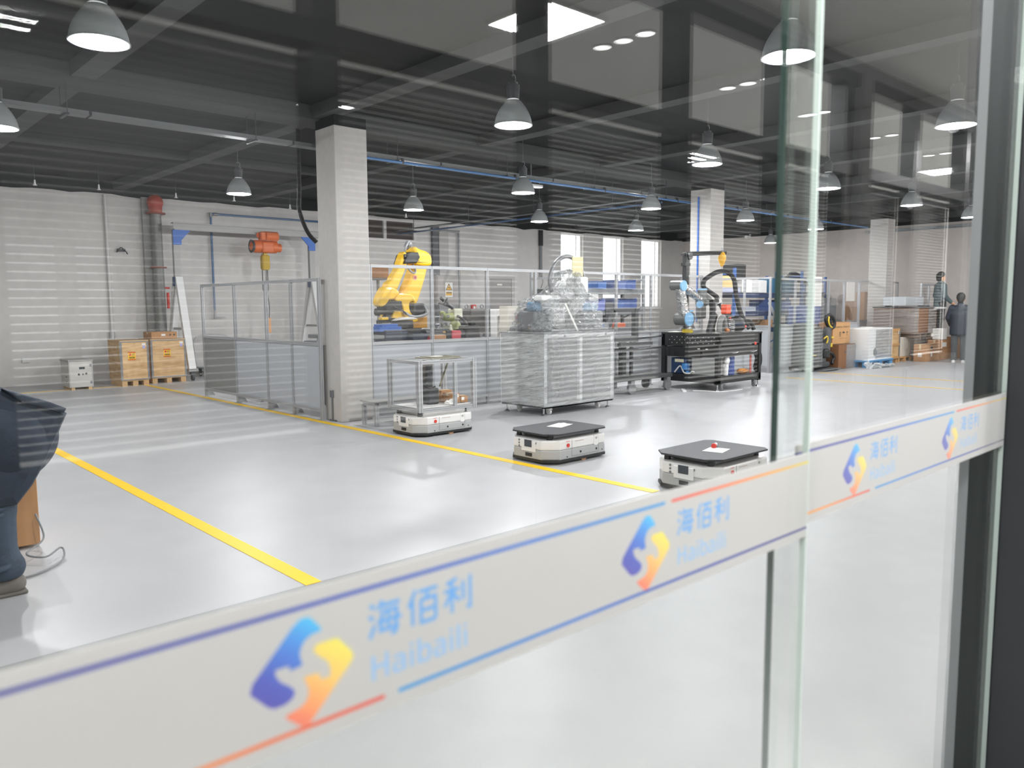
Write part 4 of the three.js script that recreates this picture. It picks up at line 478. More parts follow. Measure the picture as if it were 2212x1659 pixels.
  { const t = thing('lifting_cabinet', 'dark steel cabinet with two lifting eyes behind the second clear pane', 'cabinet', [10.16, 0, -12.15]); part(t, 'cabinet_body', bx(0.5, 0.62, 0.4, [0, 1.2, 0], 0.012), mat('dark_taupe', 0x55524f, 0.5)); part(t, 'stand', bx(0.46, 0.88, 0.36, [0, 0.44, 0], 0.01), darkGrey); for (const x of [-0.2, 0.2]) part(t, 'lifting_eye', new THREE.TorusGeometry(0.04, 0.01, 8, 18).translate(x, 1.55, 0), dullSteel); }
  { const t = thing('switch_box', 'white switch box with meters left of the third fence post', 'switch box', [10.42, 0, -11.72]); part(t, 'box_body', bx(0.26, 0.56, 0.2, [0, 1.22, 0], 0.01), whiteP); part(t, 'stand', bx(0.2, 0.93, 0.18, [0, 0.47, 0]), darkGrey); part(t, 'meter', [bx(0.16, 0.14, 0.01, [0, 1.3, 0.105]), bx(0.16, 0.05, 0.01, [0, 1.04, 0.105])], darkGrey); }
  { const t = thing('control_box', 'beige control box with a red switch right of the third fence post', 'control box', [10.36, 0, -11.3]); part(t, 'box_body', bx(0.36, 0.6, 0.26, [0, 1.26, 0], 0.01), mat('beige_enamel', 0xcbc6ba, 0.5)); part(t, 'stand', bx(0.3, 0.955, 0.22, [0, 0.48, 0]), darkGrey); part(t, 'red_switch', [cy(0.035, 0.035, 0.03, [0.06, 1.34, 0.14], 'z', 14)], red); part(t, 'black_knob', bx(0.04, 0.08, 0.02, [0.05, 1.26, 0.135]), black); part(t, 'hanging_hose', tb([[-0.12, 0.95, 0.18], [-0.1, 1.1, 0.18], [0.02, 1.16, 0.18], [0.14, 1.08, 0.18], [0.24, 0.94, 0.18]], 0.035, 24, 8), darkGrey); }
  { const t = thing('small_robot', 'dark blue robot arm covered in a shiny cloth beside the wrapped machine', 'robot arm', [10.3, 0, -10.75]); part(t, 'pedestal', bx(0.3, 1.0, 0.3, [0.1, 0.5, 0], 0.01), darkGrey); part(t, 'arm', [sp(0.16, [0.22, 1.46, 0], 1.3, 0.7, 0.9), sp(0.14, [0.12, 1.22, 0], 1, 1.3, 1), cy(0.09, 0.13, 0.3, [0.12, 1.1, 0])], mat('deep_blue', 0x27407e, 0.3)); part(t, 'gripper', [cy(0.04, 0.05, 0.14, [-0.02, 1.48, 0.02], 'x', 14), bx(0.06, 0.1, 0.1, [0.0, 1.3, 0.04], 0.02)], black); }
}
// ================= WRAPPED MACHINE =================
{ const t = thing('wrapped_machine', 'cabinet machine on feet completely wrapped in clear stretch film', 'machine', [0, 0, 0]); const x0 = 7.88, x1 = 9.38, z0 = -8.8, z1 = -7.9, w = mat('machine_white', 0xe3e2e0, 0.4);
  part(t, 'side_panel', bb(x0, x0 + 0.02, 0.12, 1.17, z0, z1 - 0.05), w); part(t, 'side_panel', bb(x1 - 0.02, x1, 0.12, 1.17, z0, z1 - 0.05), w); part(t, 'back_panel', bb(x0, x1, 0.12, 1.17, z0 - 0.02, z0), w); part(t, 'base_plate', bb(x0, x1, 0.11, 0.14, z0, z1), midGrey); part(t, 'top_plate', bb(x0 - 0.01, x1 + 0.01, 1.17, 1.19, z0 - 0.02, z1 + 0.01), mat('top_dark', 0x56585a, 0.4));
  part(t, 'frame', [bb(x0, x0 + 0.06, 0.11, 1.17, z1 - 0.05, z1), bb(x1 - 0.06, x1, 0.11, 1.17, z1 - 0.05, z1), bb(x0 + 0.06, x1 - 0.06, 1.11, 1.17, z1 - 0.05, z1), bb(x0 + 0.06, x1 - 0.06, 0.11, 0.17, z1 - 0.05, z1), bb(8.62, 8.68, 0.17, 1.11, z1 - 0.05, z1)], w);
  part(t, 'inner_plate', [bb(8.0, 8.6, 0.16, 1.08, -8.6, -8.58), bb(8.7, 9.3, 0.16, 1.08, -8.4, -8.38)], mat('inner_grey', 0x666665, 0.5)); part(t, 'cable_chain', [tb([[8.2, 1.1, -8.1], [8.24, 0.8, -8.1], [8.18, 0.5, -8.1], [8.3, 0.2, -8.15]], 0.03, 30, 8), tb([[8.2, 1.08, -8.02], [8.36, 1.0, -8.0], [8.42, 0.9, -8.02], [8.3, 0.88, -8.02]], 0.008, 24, 6)], black); part(t, 'inner_unit', [bx(0.3, 0.2, 0.3, [8.2, 0.26, -8.25], 0.02), bx(0.4, 0.5, 0.3, [9.0, 0.42, -8.25], 0.02)], midGrey); part(t, 'bolt', [cy(0.02, 0.02, 0.01, [8.3, 1.14, z1 + 0.002], 'z', 12), cy(0.02, 0.02, 0.01, [9.2, 1.14, z1 + 0.002], 'z', 12)], black);
  for (const [x, z] of [[7.93, -7.96], [9.33, -7.96], [7.93, -8.74], [9.33, -8.74]]) part(t, 'levelling_foot', [rod([x, 0.02, z], [x, 0.11, z], 0.012), lat([[0.001, 0.03], [0.02, 0.028], [0.045, 0.008], [0.045, 0], [0.001, 0]], [x, 0.0, z], 18)], steel); for (const [x, z] of [[8.1, -8.02], [9.16, -8.02], [8.06, -8.6]]) part(t, 'caster', [cy(0.04, 0.04, 0.035, [x, 0.04, z], 'x', 16), bx(0.07, 0.05, 0.07, [x, 0.085, z], 0.008)], whiteP);
  // upper equipment under the film
  const z = -8.35; part(t, 'upper_arm_unit', [cy(0.11, 0.13, 0.5, [9.05, 1.55, z]), bx(0.26, 0.3, 0.26, [9.05, 1.86, z], 0.04), cy(0.09, 0.09, 0.3, [8.75, 1.72, z], 'x'), bx(0.3, 0.25, 0.3, [8.5, 1.42, z], 0.05)], mat('pale_unit', 0xc9c9c8, 0.4)); part(t, 'blue_cap', [bx(0.16, 0.14, 0.18, [8.12, 1.56, z], 0.04), bx(0.36, 0.14, 0.26, [9.22, 1.54, z], 0.04)], mat('sky_blue', 0x7fa6c6, 0.4), null, null, 'pale blue covers'); part(t, 'grey_block', [bx(0.4, 0.3, 0.4, [8.15, 1.34, z], 0.05), bx(0.5, 0.3, 0.4, [9.2, 1.34, z], 0.05)], midGrey);
  part(t, 'hose_loop', tb([[8.5, 1.75, z], [8.45, 1.95, z], [8.55, 2.18, z], [8.75, 2.3, z], [8.95, 2.29, z], [9.12, 2.16, z], [9.2, 1.98, z]], 0.032, 50, 10), mat('loop_grey', 0x77787a, 0.35)); part(t, 'note_plate', bx(0.24, 0.29, 0.012, [8.97, 2.16, z + 0.08]), mat('manila_card', 0xc9c19a, 0.7), null, null, 'manila card taped to the hose loop'); part(t, 'white_strap', bar([8.4, 1.6, -7.98], [8.58, 1.2, -7.9], 0.025, 0.006), paper); part(t, 'foam_pad', bx(0.4, 0.08, 0.2, [8.28, 1.68, z + 0.12], 0.035), mat('foam_white', 0xf0f0ef, 0.7));
  // film: wrapped box sides and a taut lumpy tent over the equipment
  part(t, 'stretch_film', [uvM(bb(x0 - 0.012, x0 - 0.011, 0.13, 1.2, z0, z1 + 0.012), 1.6), uvM(bb(x0 - 0.012, x1 + 0.012, 0.13, 1.2, z1 + 0.011, z1 + 0.012), 1.6), uvM(bb(x1 + 0.011, x1 + 0.012, 0.13, 1.2, z0, z1 + 0.012), 1.6)], film);
  const nu = 72, nv = 30, pos = [], uv = [], idx = []; const prof = [[0, 1.19, 1], [0.1, 1.24, 0.97], [0.22, 1.34, 0.84], [0.3, 1.42, 0.78], [0.45, 1.6, 0.77], [0.56, 1.68, 0.66], [0.7, 1.76, 0.46], [0.8, 1.92, 0.3], [0.9, 2.06, 0.25], [1, 2.1, 0.02]];
  const pick = (v) => { let i = 0; while (i < prof.length - 2 && v > prof[i + 1][0]) i++; const [a, ya, ra] = prof[i], [b, yb, rb] = prof[i + 1], s = Math.min(1, (v - a) / (b - a)); return [ya + (yb - ya) * s, ra + (rb - ra) * s]; };
  for (let j = 0; j <= nv; j++) for (let i = 0; i <= nu; i++) { const v = j / nv, a = (i / nu) * Math.PI * 2, [y, r] = pick(v), c = Math.cos(a), s = Math.sin(a), k = 1 / Math.pow(Math.pow(Math.abs(c), 6) + Math.pow(Math.abs(s), 6), 1 / 6), cx = 8.63 + 0.34 * Math.max(0, v - 0.45) * 1.4, f = 1 + (v > 0.04 && v < 0.98 ? 0.05 * Math.sin(a * 9 + v * 14) + 0.035 * Math.sin(a * 17 - v * 23) : 0); const q = v > 0.04 && i < nu ? 0.02 : 0; pos.push(cx + 0.76 * r * k * c * f + rr(-q, q), y + (v > 0.05 ? 0.02 * Math.sin(a * 11 + v * 9) : 0) + rr(-q, q) * 0.7, -8.35 + 0.46 * r * k * s * f + rr(-q, q)); uv.push((i / nu) * 6, v * 2.2); }
  for (let j = 0; j < nv; j++) for (let i = 0; i < nu; i++) { const a = j * (nu + 1) + i, b = a + nu + 1; idx.push(a, b, a + 1, b, b + 1, a + 1); }
  const g = new THREE.BufferGeometry(); g.setAttribute('position', new THREE.Float32BufferAttribute(pos, 3)); g.setAttribute('uv', new THREE.Float32BufferAttribute(uv, 2)); g.setIndex(idx); const g2 = g.toNonIndexed(); g2.computeVertexNormals(); part(t, 'stretch_film', g2, mat('stretch_film_crumpled', 0xf6f7f7, 0.16, 0, { transmission: 0.8, thickness: 0, ior: 1.75, side: THREE.DoubleSide, bumpMap: T.crumple, bumpScale: 0.2 }), null, null, 'crumpled film over the top equipment');
}
// ================= DARK TROLLEY AND GAS BOTTLE =================
{ const t = thing('frame_trolley', 'dark grey steel frame trolley on wheels between the wrapped machine and the black cart', 'trolley', [0, 0, 0]); const z = -9.05, m = mat('trolley_dark', 0x4c4d4e, 0.45, 0.2);
  part(t, 'deck', bb(10.4, 12.1, 0.24, 0.3, -9.35, -8.75, 0.01), m); part(t, 'upright', [bar([11.0, 0.3, z], [11.0, 0.98, z], 0.1), bar([11.25, 0.3, z], [11.25, 0.95, z], 0.05)], m); part(t, 'table_plate', [bb(10.5, 11.1, 0.93, 1.03, -9.3, -8.8), bb(10.5, 11.15, 0.76, 0.8, -9.3, -8.8)], m); part(t, 'arch', [bar([10.55, 1.03, z], [10.75, 1.47, z], 0.07), bar([10.72, 1.48, z], [11.35, 1.48, z], 0.07), bar([11.35, 1.5, z], [11.35, 0.9, z], 0.09)], m); part(t, 'cross_bar', [bar([10.6, 0.88, -8.8], [11.5, 0.88, -8.8], 0.07), bar([11.2, 0.95, z], [12.15, 0.99, z], 0.035), bar([11.2, 0.74, z], [12.15, 0.78, z], 0.03), bar([10.6, 0.6, -8.8], [11.2, 0.6, -8.8], 0.05)], m); part(t, 'plate', bb(10.55, 10.95, 0.32, 0.74, -9.28, -9.26), midGrey);
  for (const [x, zz] of [[10.95, -8.8], [12.0, -8.8], [10.55, -9.3], [12.0, -9.3]]) part(t, 'wheel', [cy(0.1, 0.1, 0.05, [x, 0.1, zz], 'z', 24), bx(0.1, 0.08, 0.08, [x, 0.2, zz])], midGrey); }
{ const t = thing('gas_bottle', 'brushed steel gas bottle with valve behind the wrapped machine', 'gas bottle', [10.95, 0, -10.4]); part(t, 'bottle_body', lat([[0.001, 0], [0.2, 0.0], [0.22, 0.05], [0.22, 1.35], [0.21, 1.48], [0.16, 1.58], [0.07, 1.66], [0.05, 1.68], [0.001, 1.68]], null, 32), mat('bottle_steel', 0x8b8b88, 0.3, 0.8)); part(t, 'valve', [cy(0.03, 0.03, 0.14, [0, 1.74, 0]), cy(0.07, 0.07, 0.02, [0, 1.7, 0]), rod([0, 1.76, 0], [0.12, 1.76, 0.04], 0.02), sp(0.045, [-0.08, 1.77, 0])], dullSteel); part(t, 'gas_hose', tb([[0.1, 1.76, 0.03], [0.22, 1.74, 0.03], [0.24, 1.62, 0], [0.18, 1.56, 0]], 0.014, 20, 6), whiteP); }
// ================= WELDING ROBOT CART =================
{ const x0 = 12.32, x1 = 13.78, z0 = -9.18, z1 = -7.92, t = thing('welding_cart', 'black perforated welding table cart with drawers, shelf and casters', 'cart', [0, 0, 0]);
  part(t, 'table_top', bb(x0 - 0.01, x1 + 0.01, 1.02, 1.05, z0, z1 + 0.01, 0.005), mat('table_steel', 0x4a4a48, 0.25, 0.6)); part(t, 'front_apron', bb(x0, x1, 0.83, 1.02, z1 - 0.02, z1), blackSteel); part(t, 'side_apron', bb(x0, x0 + 0.02, 0.8, 1.02, z0, z1 - 0.02), blackSteel); part(t, 'side_apron', bb(x1 - 0.02, x1, 0.83, 1.02, z0, z1 - 0.02), blackSteel); part(t, 'back_apron', bb(x0, x1, 0.8, 1.02, z0, z0 + 0.02), blackSteel);
  for (let k = 0; k < 3; k++) for (let i = 0; i < 9; i++) { const zz = z1 - 0.1 - i * 0.115 - (k === 1 ? 0.055 : 0), y = 0.97 - k * 0.055; part(t, 'side_hole', cy(0.0085, 0.0085, 0.002, [x0 - 0.001, y, zz], 'x', 8), mat('hole_glint', 0xb8b8b5, 0.4)); part(t, 'front_hole', cy(0.009, 0.009, 0.002, [x0 + 0.12 + i * 0.15 + (k === 1 ? 0.07 : 0), y, z1 + 0.001], 'z', 8), black); }
  part(t, 'drawer', bb(x0 + 0.05, x1 - 0.05, 0.62, 0.8, z1 - 0.35, z1 - 0.01, 0.006), blackSteel); part(t, 'drawer', bb(x0 + 0.01, x0 + 0.4, 0.6, 0.78, z0 + 0.05, z1 - 0.4, 0.006), blackSteel); for (const x of [12.85, 13.48]) part(t, 'drawer_handle', tb([[x - 0.07, 0.68, z1 - 0.01], [x - 0.05, 0.68, z1 + 0.03], [x + 0.05, 0.7, z1 + 0.035], [x + 0.07, 0.7, z1 - 0.01]], 0.01, 20, 8), steel);
  for (const [x, z] of [[x0 + 0.04, z1 - 0.04], [x1 - 0.04, z1 - 0.04], [x0 + 0.04, z0 + 0.04], [x1 - 0.04, z0 + 0.04]]) { part(t, 'leg', bx(0.08, 0.9, 0.08, [x, 0.57, z]), blackSteel); part(t, 'caster', [cy(0.04, 0.04, 0.035, [x + (x < 13 ? 0.1 : -0.14), 0.042, z], 'x', 16), bx(0.07, 0.06, 0.07, [x + (x < 13 ? 0.1 : -0.14), 0.1, z], 0.008)], midGrey); part(t, 'levelling_foot', [rod([x, 0.02, z], [x, 0.13, z], 0.014), cy(0.045, 0.03, 0.025, [x, 0.013, z], 'y', 18)], steel); }
  part(t, 'shelf', bb(x0, x1, 0.24, 0.27, z0, z1, 0.005), blackSteel); part(t, 'shelf_lip', [bb(x0, x0 + 0.015, 0.14, 0.24, z0, z1), bb(x0, x1, 0.14, 0.24, z1 - 0.015, z1)], blackSteel); part(t, 'red_tag', bx(0.07, 0.05, 0.004, [13.56, 0.83, z1 + 0.002]), red); part(t, 'red_strap', bx(0.06, 0.36, 0.01, [13.5, 0.45, z1 - 0.06]), mat('brick_red', 0xa04a3e, 0.6)); part(t, 'tool_clip', [bx(0.005, 0.015, 0.05, [x0 - 0.004, 0.76, z1 - 0.25]), bx(0.005, 0.015, 0.05, [x0 - 0.004, 0.76, z1 - 0.42])], whiteP);
  part(t, 'cable_bundle', [tb([[x1 + 0.02, 0.85, z1 - 0.2], [x1 + 0.12, 0.6, z1 - 0.1], [x1 + 0.14, 0.38, z1 - 0.12], [x1 + 0.04, 0.3, z1 - 0.15]], 0.04, 24, 8), tb([[x1 + 0.02, 0.75, z1 - 0.3], [x1 + 0.16, 0.55, z1 - 0.2], [x1 + 0.1, 0.34, z1 - 0.2]], 0.03, 20, 8)], rubber);
  const c = thing('cobot', 'grey six-axis robot arm with pale blue joint caps wrapped in silver foil', 'robot arm', [12.5, 1.05, -8.72]); // arm in a vertical plane facing +x
  part(c, 'yellow_base', cy(0.1, 0.1, 0.07, [0, 0.035, 0], 'y', 24), mat('warn_yellow', 0xf0d23a, 0.5)); part(c, 'foil_cuff', lat([[0.11, 0.07], [0.15, 0.07], [0.1, 0.18], [0.08, 0.18]], null, 24), foil); part(c, 'shoulder', [cy(0.1, 0.1, 0.22, [0, 0.26, 0]), cy(0.11, 0.11, 0.3, [-0.14, 0.27, 0.04], 'z'), cy(0.1, 0.1, 0.26, [-0.06, 0.3, 0.0], 'x')], cobotGrey); part(c, 'joint_cap', cy(0.125, 0.125, 0.03, [-0.24, 0.25, 0.2], 'z', 28), lightBlue); part(c, 'joint_cap', cy(0.1, 0.1, 0.03, [0.03, 0.4, -0.02], 'y', 24), lightBlue); part(c, 'shoulder_housing', cy(0.115, 0.115, 0.26, [-0.24, 0.25, 0.06], 'z'), cobotGrey);
  part(c, 'foil_arm', rod([-0.25, 0.33, 0.1], [-0.4, 0.82, 0.1], 0.1, 18, 0.088), foil); part(c, 'elbow', [cy(0.09, 0.09, 0.26, [-0.41, 0.87, 0.06], 'z'), cy(0.085, 0.085, 0.24, [-0.3, 0.88, -0.0], 'x')], cobotGrey); part(c, 'joint_cap', cy(0.095, 0.095, 0.03, [-0.43, 0.86, 0.2], 'z', 28), lightBlue); part(c, 'forearm', [rod([-0.22, 0.87, 0.0], [0.06, 0.76, 0.0], 0.075, 18, 0.08), rod([0.06, 0.76, 0.0], [0.36, 0.62, 0.0], 0.08, 18, 0.065)], foil, null, null, 'foil wrapped forearm');
  part(c, 'wrist', [cy(0.085, 0.085, 0.22, [0.46, 0.68, 0.0]), cy(0.075, 0.075, 0.24, [0.46, 0.56, 0.0], 'x'), rod([0.48, 0.7, 0], [0.68, 0.6, 0], 0.075), bx(0.2, 0.26, 0.12, [0.4, 0.38, 0.02], 0.03)], cobotGrey); part(c, 'joint_cap', cy(0.088, 0.088, 0.03, [0.46, 0.805, 0.0], 'y', 24), lightBlue); part(c, 'joint_cap', cy(0.07, 0.07, 0.025, [0.3, 0.52, 0.06], 'x', 24), lightBlue); part(c, 'tool_sleeve', [rod([0.62, 0.64, 0.02], [0.82, 0.44, 0.02], 0.055, 16, 0.05), sp(0.06, [0.82, 0.43, 0.02]), rod([0.82, 0.45, 0.02], [0.94, 0.56, 0.02], 0.035)], foil); part(c, 'torch', [rod([0.9, 0.66, 0.03], [1.0, 0.52, 0.03], 0.05), rod([1.0, 0.52, 0.03], [1.14, 0.36, 0.03], 0.026, 10, 0.016)], darkGrey, null, null, 'dark welding torch tip'); part(c, 'torch_collar', rod([0.92, 0.63, 0.03], [0.97, 0.56, 0.03], 0.062, 18), whiteP);
  const p = thing('boom_post', 'black post with a horizontal boom arm above the welding cart', 'boom', [12.78, 1.05, -8.98], 0); part(p, 'post', bx(0.09, 1.5, 0.09, [0, 0.75, 0], 0.006), blackSteel); part(p, 'clamp', [cy(0.07, 0.07, 0.14, [0.06, 1.44, 0], 'z', 20), bx(0.22, 0.03, 0.04, [-0.02, 1.46, 0.0]), bx(0.17, 0.06, 0.1, [0, 1.28, 0])], blackSteel); part(p, 'boom_arm', bar([0.05, 1.48, 0], [0.98, 1.53, 0.24], 0.07), blackSteel); part(p, 'base_flange', bx(0.2, 0.02, 0.2, [0, 0.01, 0]), blackSteel);
  const s = thing('spring_balancer', 'amber spring balancer hanging from the black boom arm', 'balancer', [13.66, 2.46, -8.75]); part(s, 'balancer_body', lat([[0.001, -0.16], [0.03, -0.14], [0.075, -0.02], [0.078, 0.04], [0.055, 0.1], [0.03, 0.13], [0.001, 0.14]], null, 22), amber); part(s, 'hook', [rod([0, 0.14, 0], [0, 0.22, 0], 0.008), sp(0.03, [0, 0.13, 0]), rod([0, -0.16, 0], [0, -0.24, 0], 0.006)], dullSteel);
  solo('torch_cable', 'thick black torch cable looping from the torch over the balancer to the welder', 'cable', [tb([[13.4, 1.72, -8.69], [13.15, 1.82, -8.7], [12.97, 1.9, -8.7], [12.97, 2.0, -8.7], [13.2, 2.12, -8.7], [13.45, 2.2, -8.68], [13.62, 2.2, -8.62], [13.64, 2.08, -8.48], [13.56, 1.72, -8.35], [13.5, 1.37, -8.2], [13.56, 1.1, -8.05]], 0.045, 100, 10), tb([[13.5, 1.12, -8.2], [13.56, 1.24, -8.15], [13.68, 1.22, -8.1], [13.73, 1.08, -8.06]], 0.04, 24, 10)], rubber);
  const e = thing('emergency_post', 'orange-red switch box on a black post at the front of the welding cart', 'switch post', [12.78, 1.05, -8.1]); part(e, 'post', bx(0.08, 0.34, 0.08, [0, 0.17, 0]), black); part(e, 'switch_box', bx(0.15, 0.17, 0.12, [0.03, 0.43, 0], 0.012), mat('orange_red', 0xe0502c, 0.45)); part(e, 'side_plate', bx(0.015, 0.1, 0.08, [0.11, 0.44, 0.0]), darkGrey);
  const f = thing('fixture_frame', 'black welding fixture frame with slanted bars in the middle of the cart top', 'fixture', [0, 1.05, 0]); part(f, 'slanted_bar', [bar([12.34, 0, -8.1], [12.48, 0.34, -8.1], 0.06), bar([12.62, 0, -8.35], [12.76, 0.34, -8.35], 0.06)], blackSteel); part(f, 'top_bar', [bar([12.46, 0.34, -8.1], [13.15, 0.34, -8.6], 0.05), bar([12.98, 0.0, -8.5], [12.98, 0.6, -8.5], 0.08), bar([12.96, 0.58, -8.5], [13.15, 0.58, -8.5], 0.06)], blackSteel); part(f, 'base_bar', bar([12.36, 0.02, -8.14], [13.1, 0.02, -8.55], 0.04), blackSteel);
  solo('grey_hose', 'corrugated grey hose arched over the top of the welding cart', 'hose', tb([[12.42, 1.07, -7.98], [12.46, 1.24, -8.0], [12.58, 1.34, -8.02], [12.68, 1.24, -8.04], [12.72, 1.07, -8.05]], 0.05, 40, 12), mat('hose_grey', 0x6b6b69, 0.5));
  const q = thing('welding_helmet', 'black welding helmet on the right end of the cart top', 'helmet', [13.28, 1.05, -8.2], -0.6); part(q, 'helmet_shell', [sp(0.18, [0, 0.13, 0], 1.1, 0.95, 1, 24), bx(0.28, 0.12, 0.1, [0, 0.1, 0.12], 0.04)], black); part(q, 'visor', bx(0.16, 0.06, 0.02, [0, 0.15, 0.175], 0.006), mat('visor', 0x1d2a44, 0.15)); part(q, 'knob', [sp(0.03, [0.17, 0.1, 0.08]), sp(0.02, [-0.12, 0.26, 0.06])], red);
  solo('spring_coil', 'shiny coiled spring standing beside the welding helmet', 'spring', (() => { const a = []; for (let i = 0; i <= 60; i++) a.push([0.05 * Math.cos(i * 0.63), 0.02 + i * 0.0036, 0.05 * Math.sin(i * 0.63)]); return tb(a, 0.012, 180, 6); })(), steel, [12.95, 1.05, -8.06]);
  solo('brass_fitting', 'small copper-coloured round fitting before the spring coil', 'fitting', [sp(0.045, [0, 0.045, 0]), cy(0.02, 0.02, 0.08, [0.03, 0.04, 0], 'x', 12)], mat('copper', 0xb0703c, 0.4, 0.5), [12.68, 1.05, -7.99]);
  solo('document', 'white papers on the left corner of the welding cart top', 'papers', [bx(0.3, 0.006, 0.2), bx(0.26, 0.004, 0.2, [0.06, 0.005, 0.03])], paper, [12.5, 1.055, -9.0], [0, 0.4, 0]);
  // things on the cart shelf
  { const w = thing('welder', 'grey welding power unit on the lower shelf of the black cart', 'welder', [12.55, 0.27, -8.3]); part(w, 'welder_body', bx(0.3, 0.34, 0.5, [0, 0.17, 0], 0.015), mat('welder_grey', 0x8b8c8a, 0.45)); part(w, 'welder_top', bx(0.3, 0.2, 0.42, [0.0, 0.45, -0.04], 0.02), darkGrey); part(w, 'vent', bx(0.006, 0.05, 0.2, [-0.152, 0.22, 0.05]), midGrey); }
  { const w = thing('blue_can', 'blue cylindrical can on the cart shelf', 'can', [12.95, 0.27, -8.1]); part(w, 'can_body', cy(0.1, 0.1, 0.36, [0, 0.18, 0], 'y', 28), mat('can_blue', 0x2f4a8a, 0.4)); part(w, 'can_top', [cy(0.1, 0.05, 0.04, [0, 0.38, 0], 'y', 28), cy(0.03, 0.03, 0.04, [0, 0.42, 0])], mat('can_blue')); }
  { const w = thing('regulator', 'white pressure regulator beside the blue can', 'regulator', [12.72, 0.27, -8.02]); part(w, 'regulator_body', [cy(0.04, 0.05, 0.16, [0, 0.08, 0]), sp(0.06, [0, 0.27, 0.02], 1, 1.3, 0.8), bx(0.07, 0.1, 0.07, [0, 0.17, 0])], whiteP); part(w, 'dial', cy(0.045, 0.045, 0.02, [0, 0.36, 0.04], 'z', 20), midGrey); }
  solo('work_gloves', 'crumpled tan leather gloves on the cart shelf', 'gloves', [crump(0.1, [0, 0.04, 0], 1.2, 0.45, 0.8, 9, 0.2), crump(0.07, [0.14, 0.03, 0.02], 1.5, 0.4, 0.6, 9, 0.2), sp(0.03, [-0.1, 0.05, 0.05], 1.6, 0.6, 0.6, 8), sp(0.03, [0.05, 0.07, 0.04], 1.8, 0.5, 0.6, 8)], mat('tan_leather', 0xd08a3a, 0.7), [13.35, 0.27, -8.08]);
  { const w = thing('wire_feeder', 'teal and dark wire feeder at the back of the cart shelf', 'wire feeder', [12.55, 0.27, -8.85]); part(w, 'feeder_body', bx(0.28, 0.3, 0.34, [0, 0.15, 0], 0.02), mat('deep_teal', 0x1f3b63, 0.5)); part(w, 'feeder_cap', [bx(0.1, 0.12, 0.12, [-0.13, 0.14, 0.16], 0.01), cy(0.03, 0.03, 0.06, [-0.12, 0.04, 0.2], 'x')], mat('cyan_blue', 0x3f86c8, 0.4)); part(w, 'feeder_label', bx(0.004, 0.06, 0.2, [-0.142, 0.25, 0.02]), mat('cream_label', 0xdcd6ba, 0.6)); }
  solo('white_cable', 'loose white cable tangle on the cart shelf edge', 'cable', tb([[12.36, 0.3, -8.9], [12.4, 0.42, -8.8], [12.36, 0.3, -8.68], [12.44, 0.29, -8.6], [12.38, 0.33, -8.52], [12.46, 0.3, -8.45]], 0.014, 50, 6), whiteP);
  solo('power_strip', 'white power strip on the floor in front of the black cart', 'power strip', [bx(0.34, 0.03, 0.07, [0, 0.015, 0], 0.008), bx(0.28, 0.004, 0.03, [0, 0.031, 0])], whiteP, [11.98, 0, -8.42], [0, 0.72, 0]); solo('white_cable', 'white power cable curving over the floor before the black cart', 'cable', tb([[12.1, 0.01, -8.3], [12.2, 0.01, -8.1], [12.26, 0.01, -7.88], [12.5, 0.01, -7.8], [12.9, 0.01, -7.78]], 0.01, 40, 6), whiteP);
}
// ================= RACKS BEHIND THE FENCES =================
function rack(label, x, z, ry, L, D, levels, H, m, beamM) { const t = thing('storage_rack', label, 'rack', [x, 0, z], ry); for (const a of [-L / 2, L / 2]) { for (const b of [-D / 2, D / 2]) part(t, 'upright', bx(0.08, H, 0.06, [a, H / 2, b]), m); part(t, 'brace', [bar([a, 0.3, -D / 2 + 0.03], [a, 0.7, D / 2 - 0.03], 0.03), bar([a, H - 0.15, -D / 2 + 0.03], [a, H - 0.15, D / 2 - 0.03], 0.05), bar([a, 1.2, -D / 2 + 0.03], [a, 1.5, D / 2 - 0.03], 0.03)], m); } for (const y of levels) { part(t, 'beam', [bx(L - 0.08, 0.12, 0.05, [0, y - 0.06, D / 2]), bx(L - 0.08, 0.12, 0.05, [0, y - 0.06, -D / 2])], beamM); part(t, 'shelf_board', bx(L - 0.09, 0.02, D - 0.06, [0, y + 0.005, 0]), midGrey); } return t; }
const bin = (label, x, y, z, w, h, d, m, ry = 0) => { const t = thing('storage_bin', label, 'bin', [x, y, z], ry); part(t, 'bin_body', [bx(w, 0.01, d, [0, 0.005, 0]), bx(0.012, h, d, [-w / 2, h / 2, 0]), bx(0.012, h, d, [w / 2, h / 2, 0]), bx(w, h, 0.012, [0, h / 2, -d / 2]), bx(w, h * 0.8, 0.012, [0, h * 0.4, d / 2])], m); part(t, 'bin_rim', [bx(w + 0.03, 0.02, 0.02, [0, h * 0.8, d / 2]), bx(0.02, 0.02, d, [-w / 2, h, 0]), bx(0.02, 0.02, d, [w / 2, h, 0])], m); return t; };
const block = (name, label, cat, w, h, d, m, x, y, z, ry = 0) => solo(name, label, cat, [bx(w, h, d, [0, h / 2, 0], Math.min(0.012, h / 5)), bx(w * 0.8, 0.01, d * 0.8, [0, h + 0.002, 0])], m, [x, y, z], [0, ry, 0]);
rack('blue storage rack with blue boxes behind the welding cart', 20.2, -11.8, 0, 3.6, 0.8, [0.9, 1.35, 1.85], 2.5, rackBlue, navyBeam);
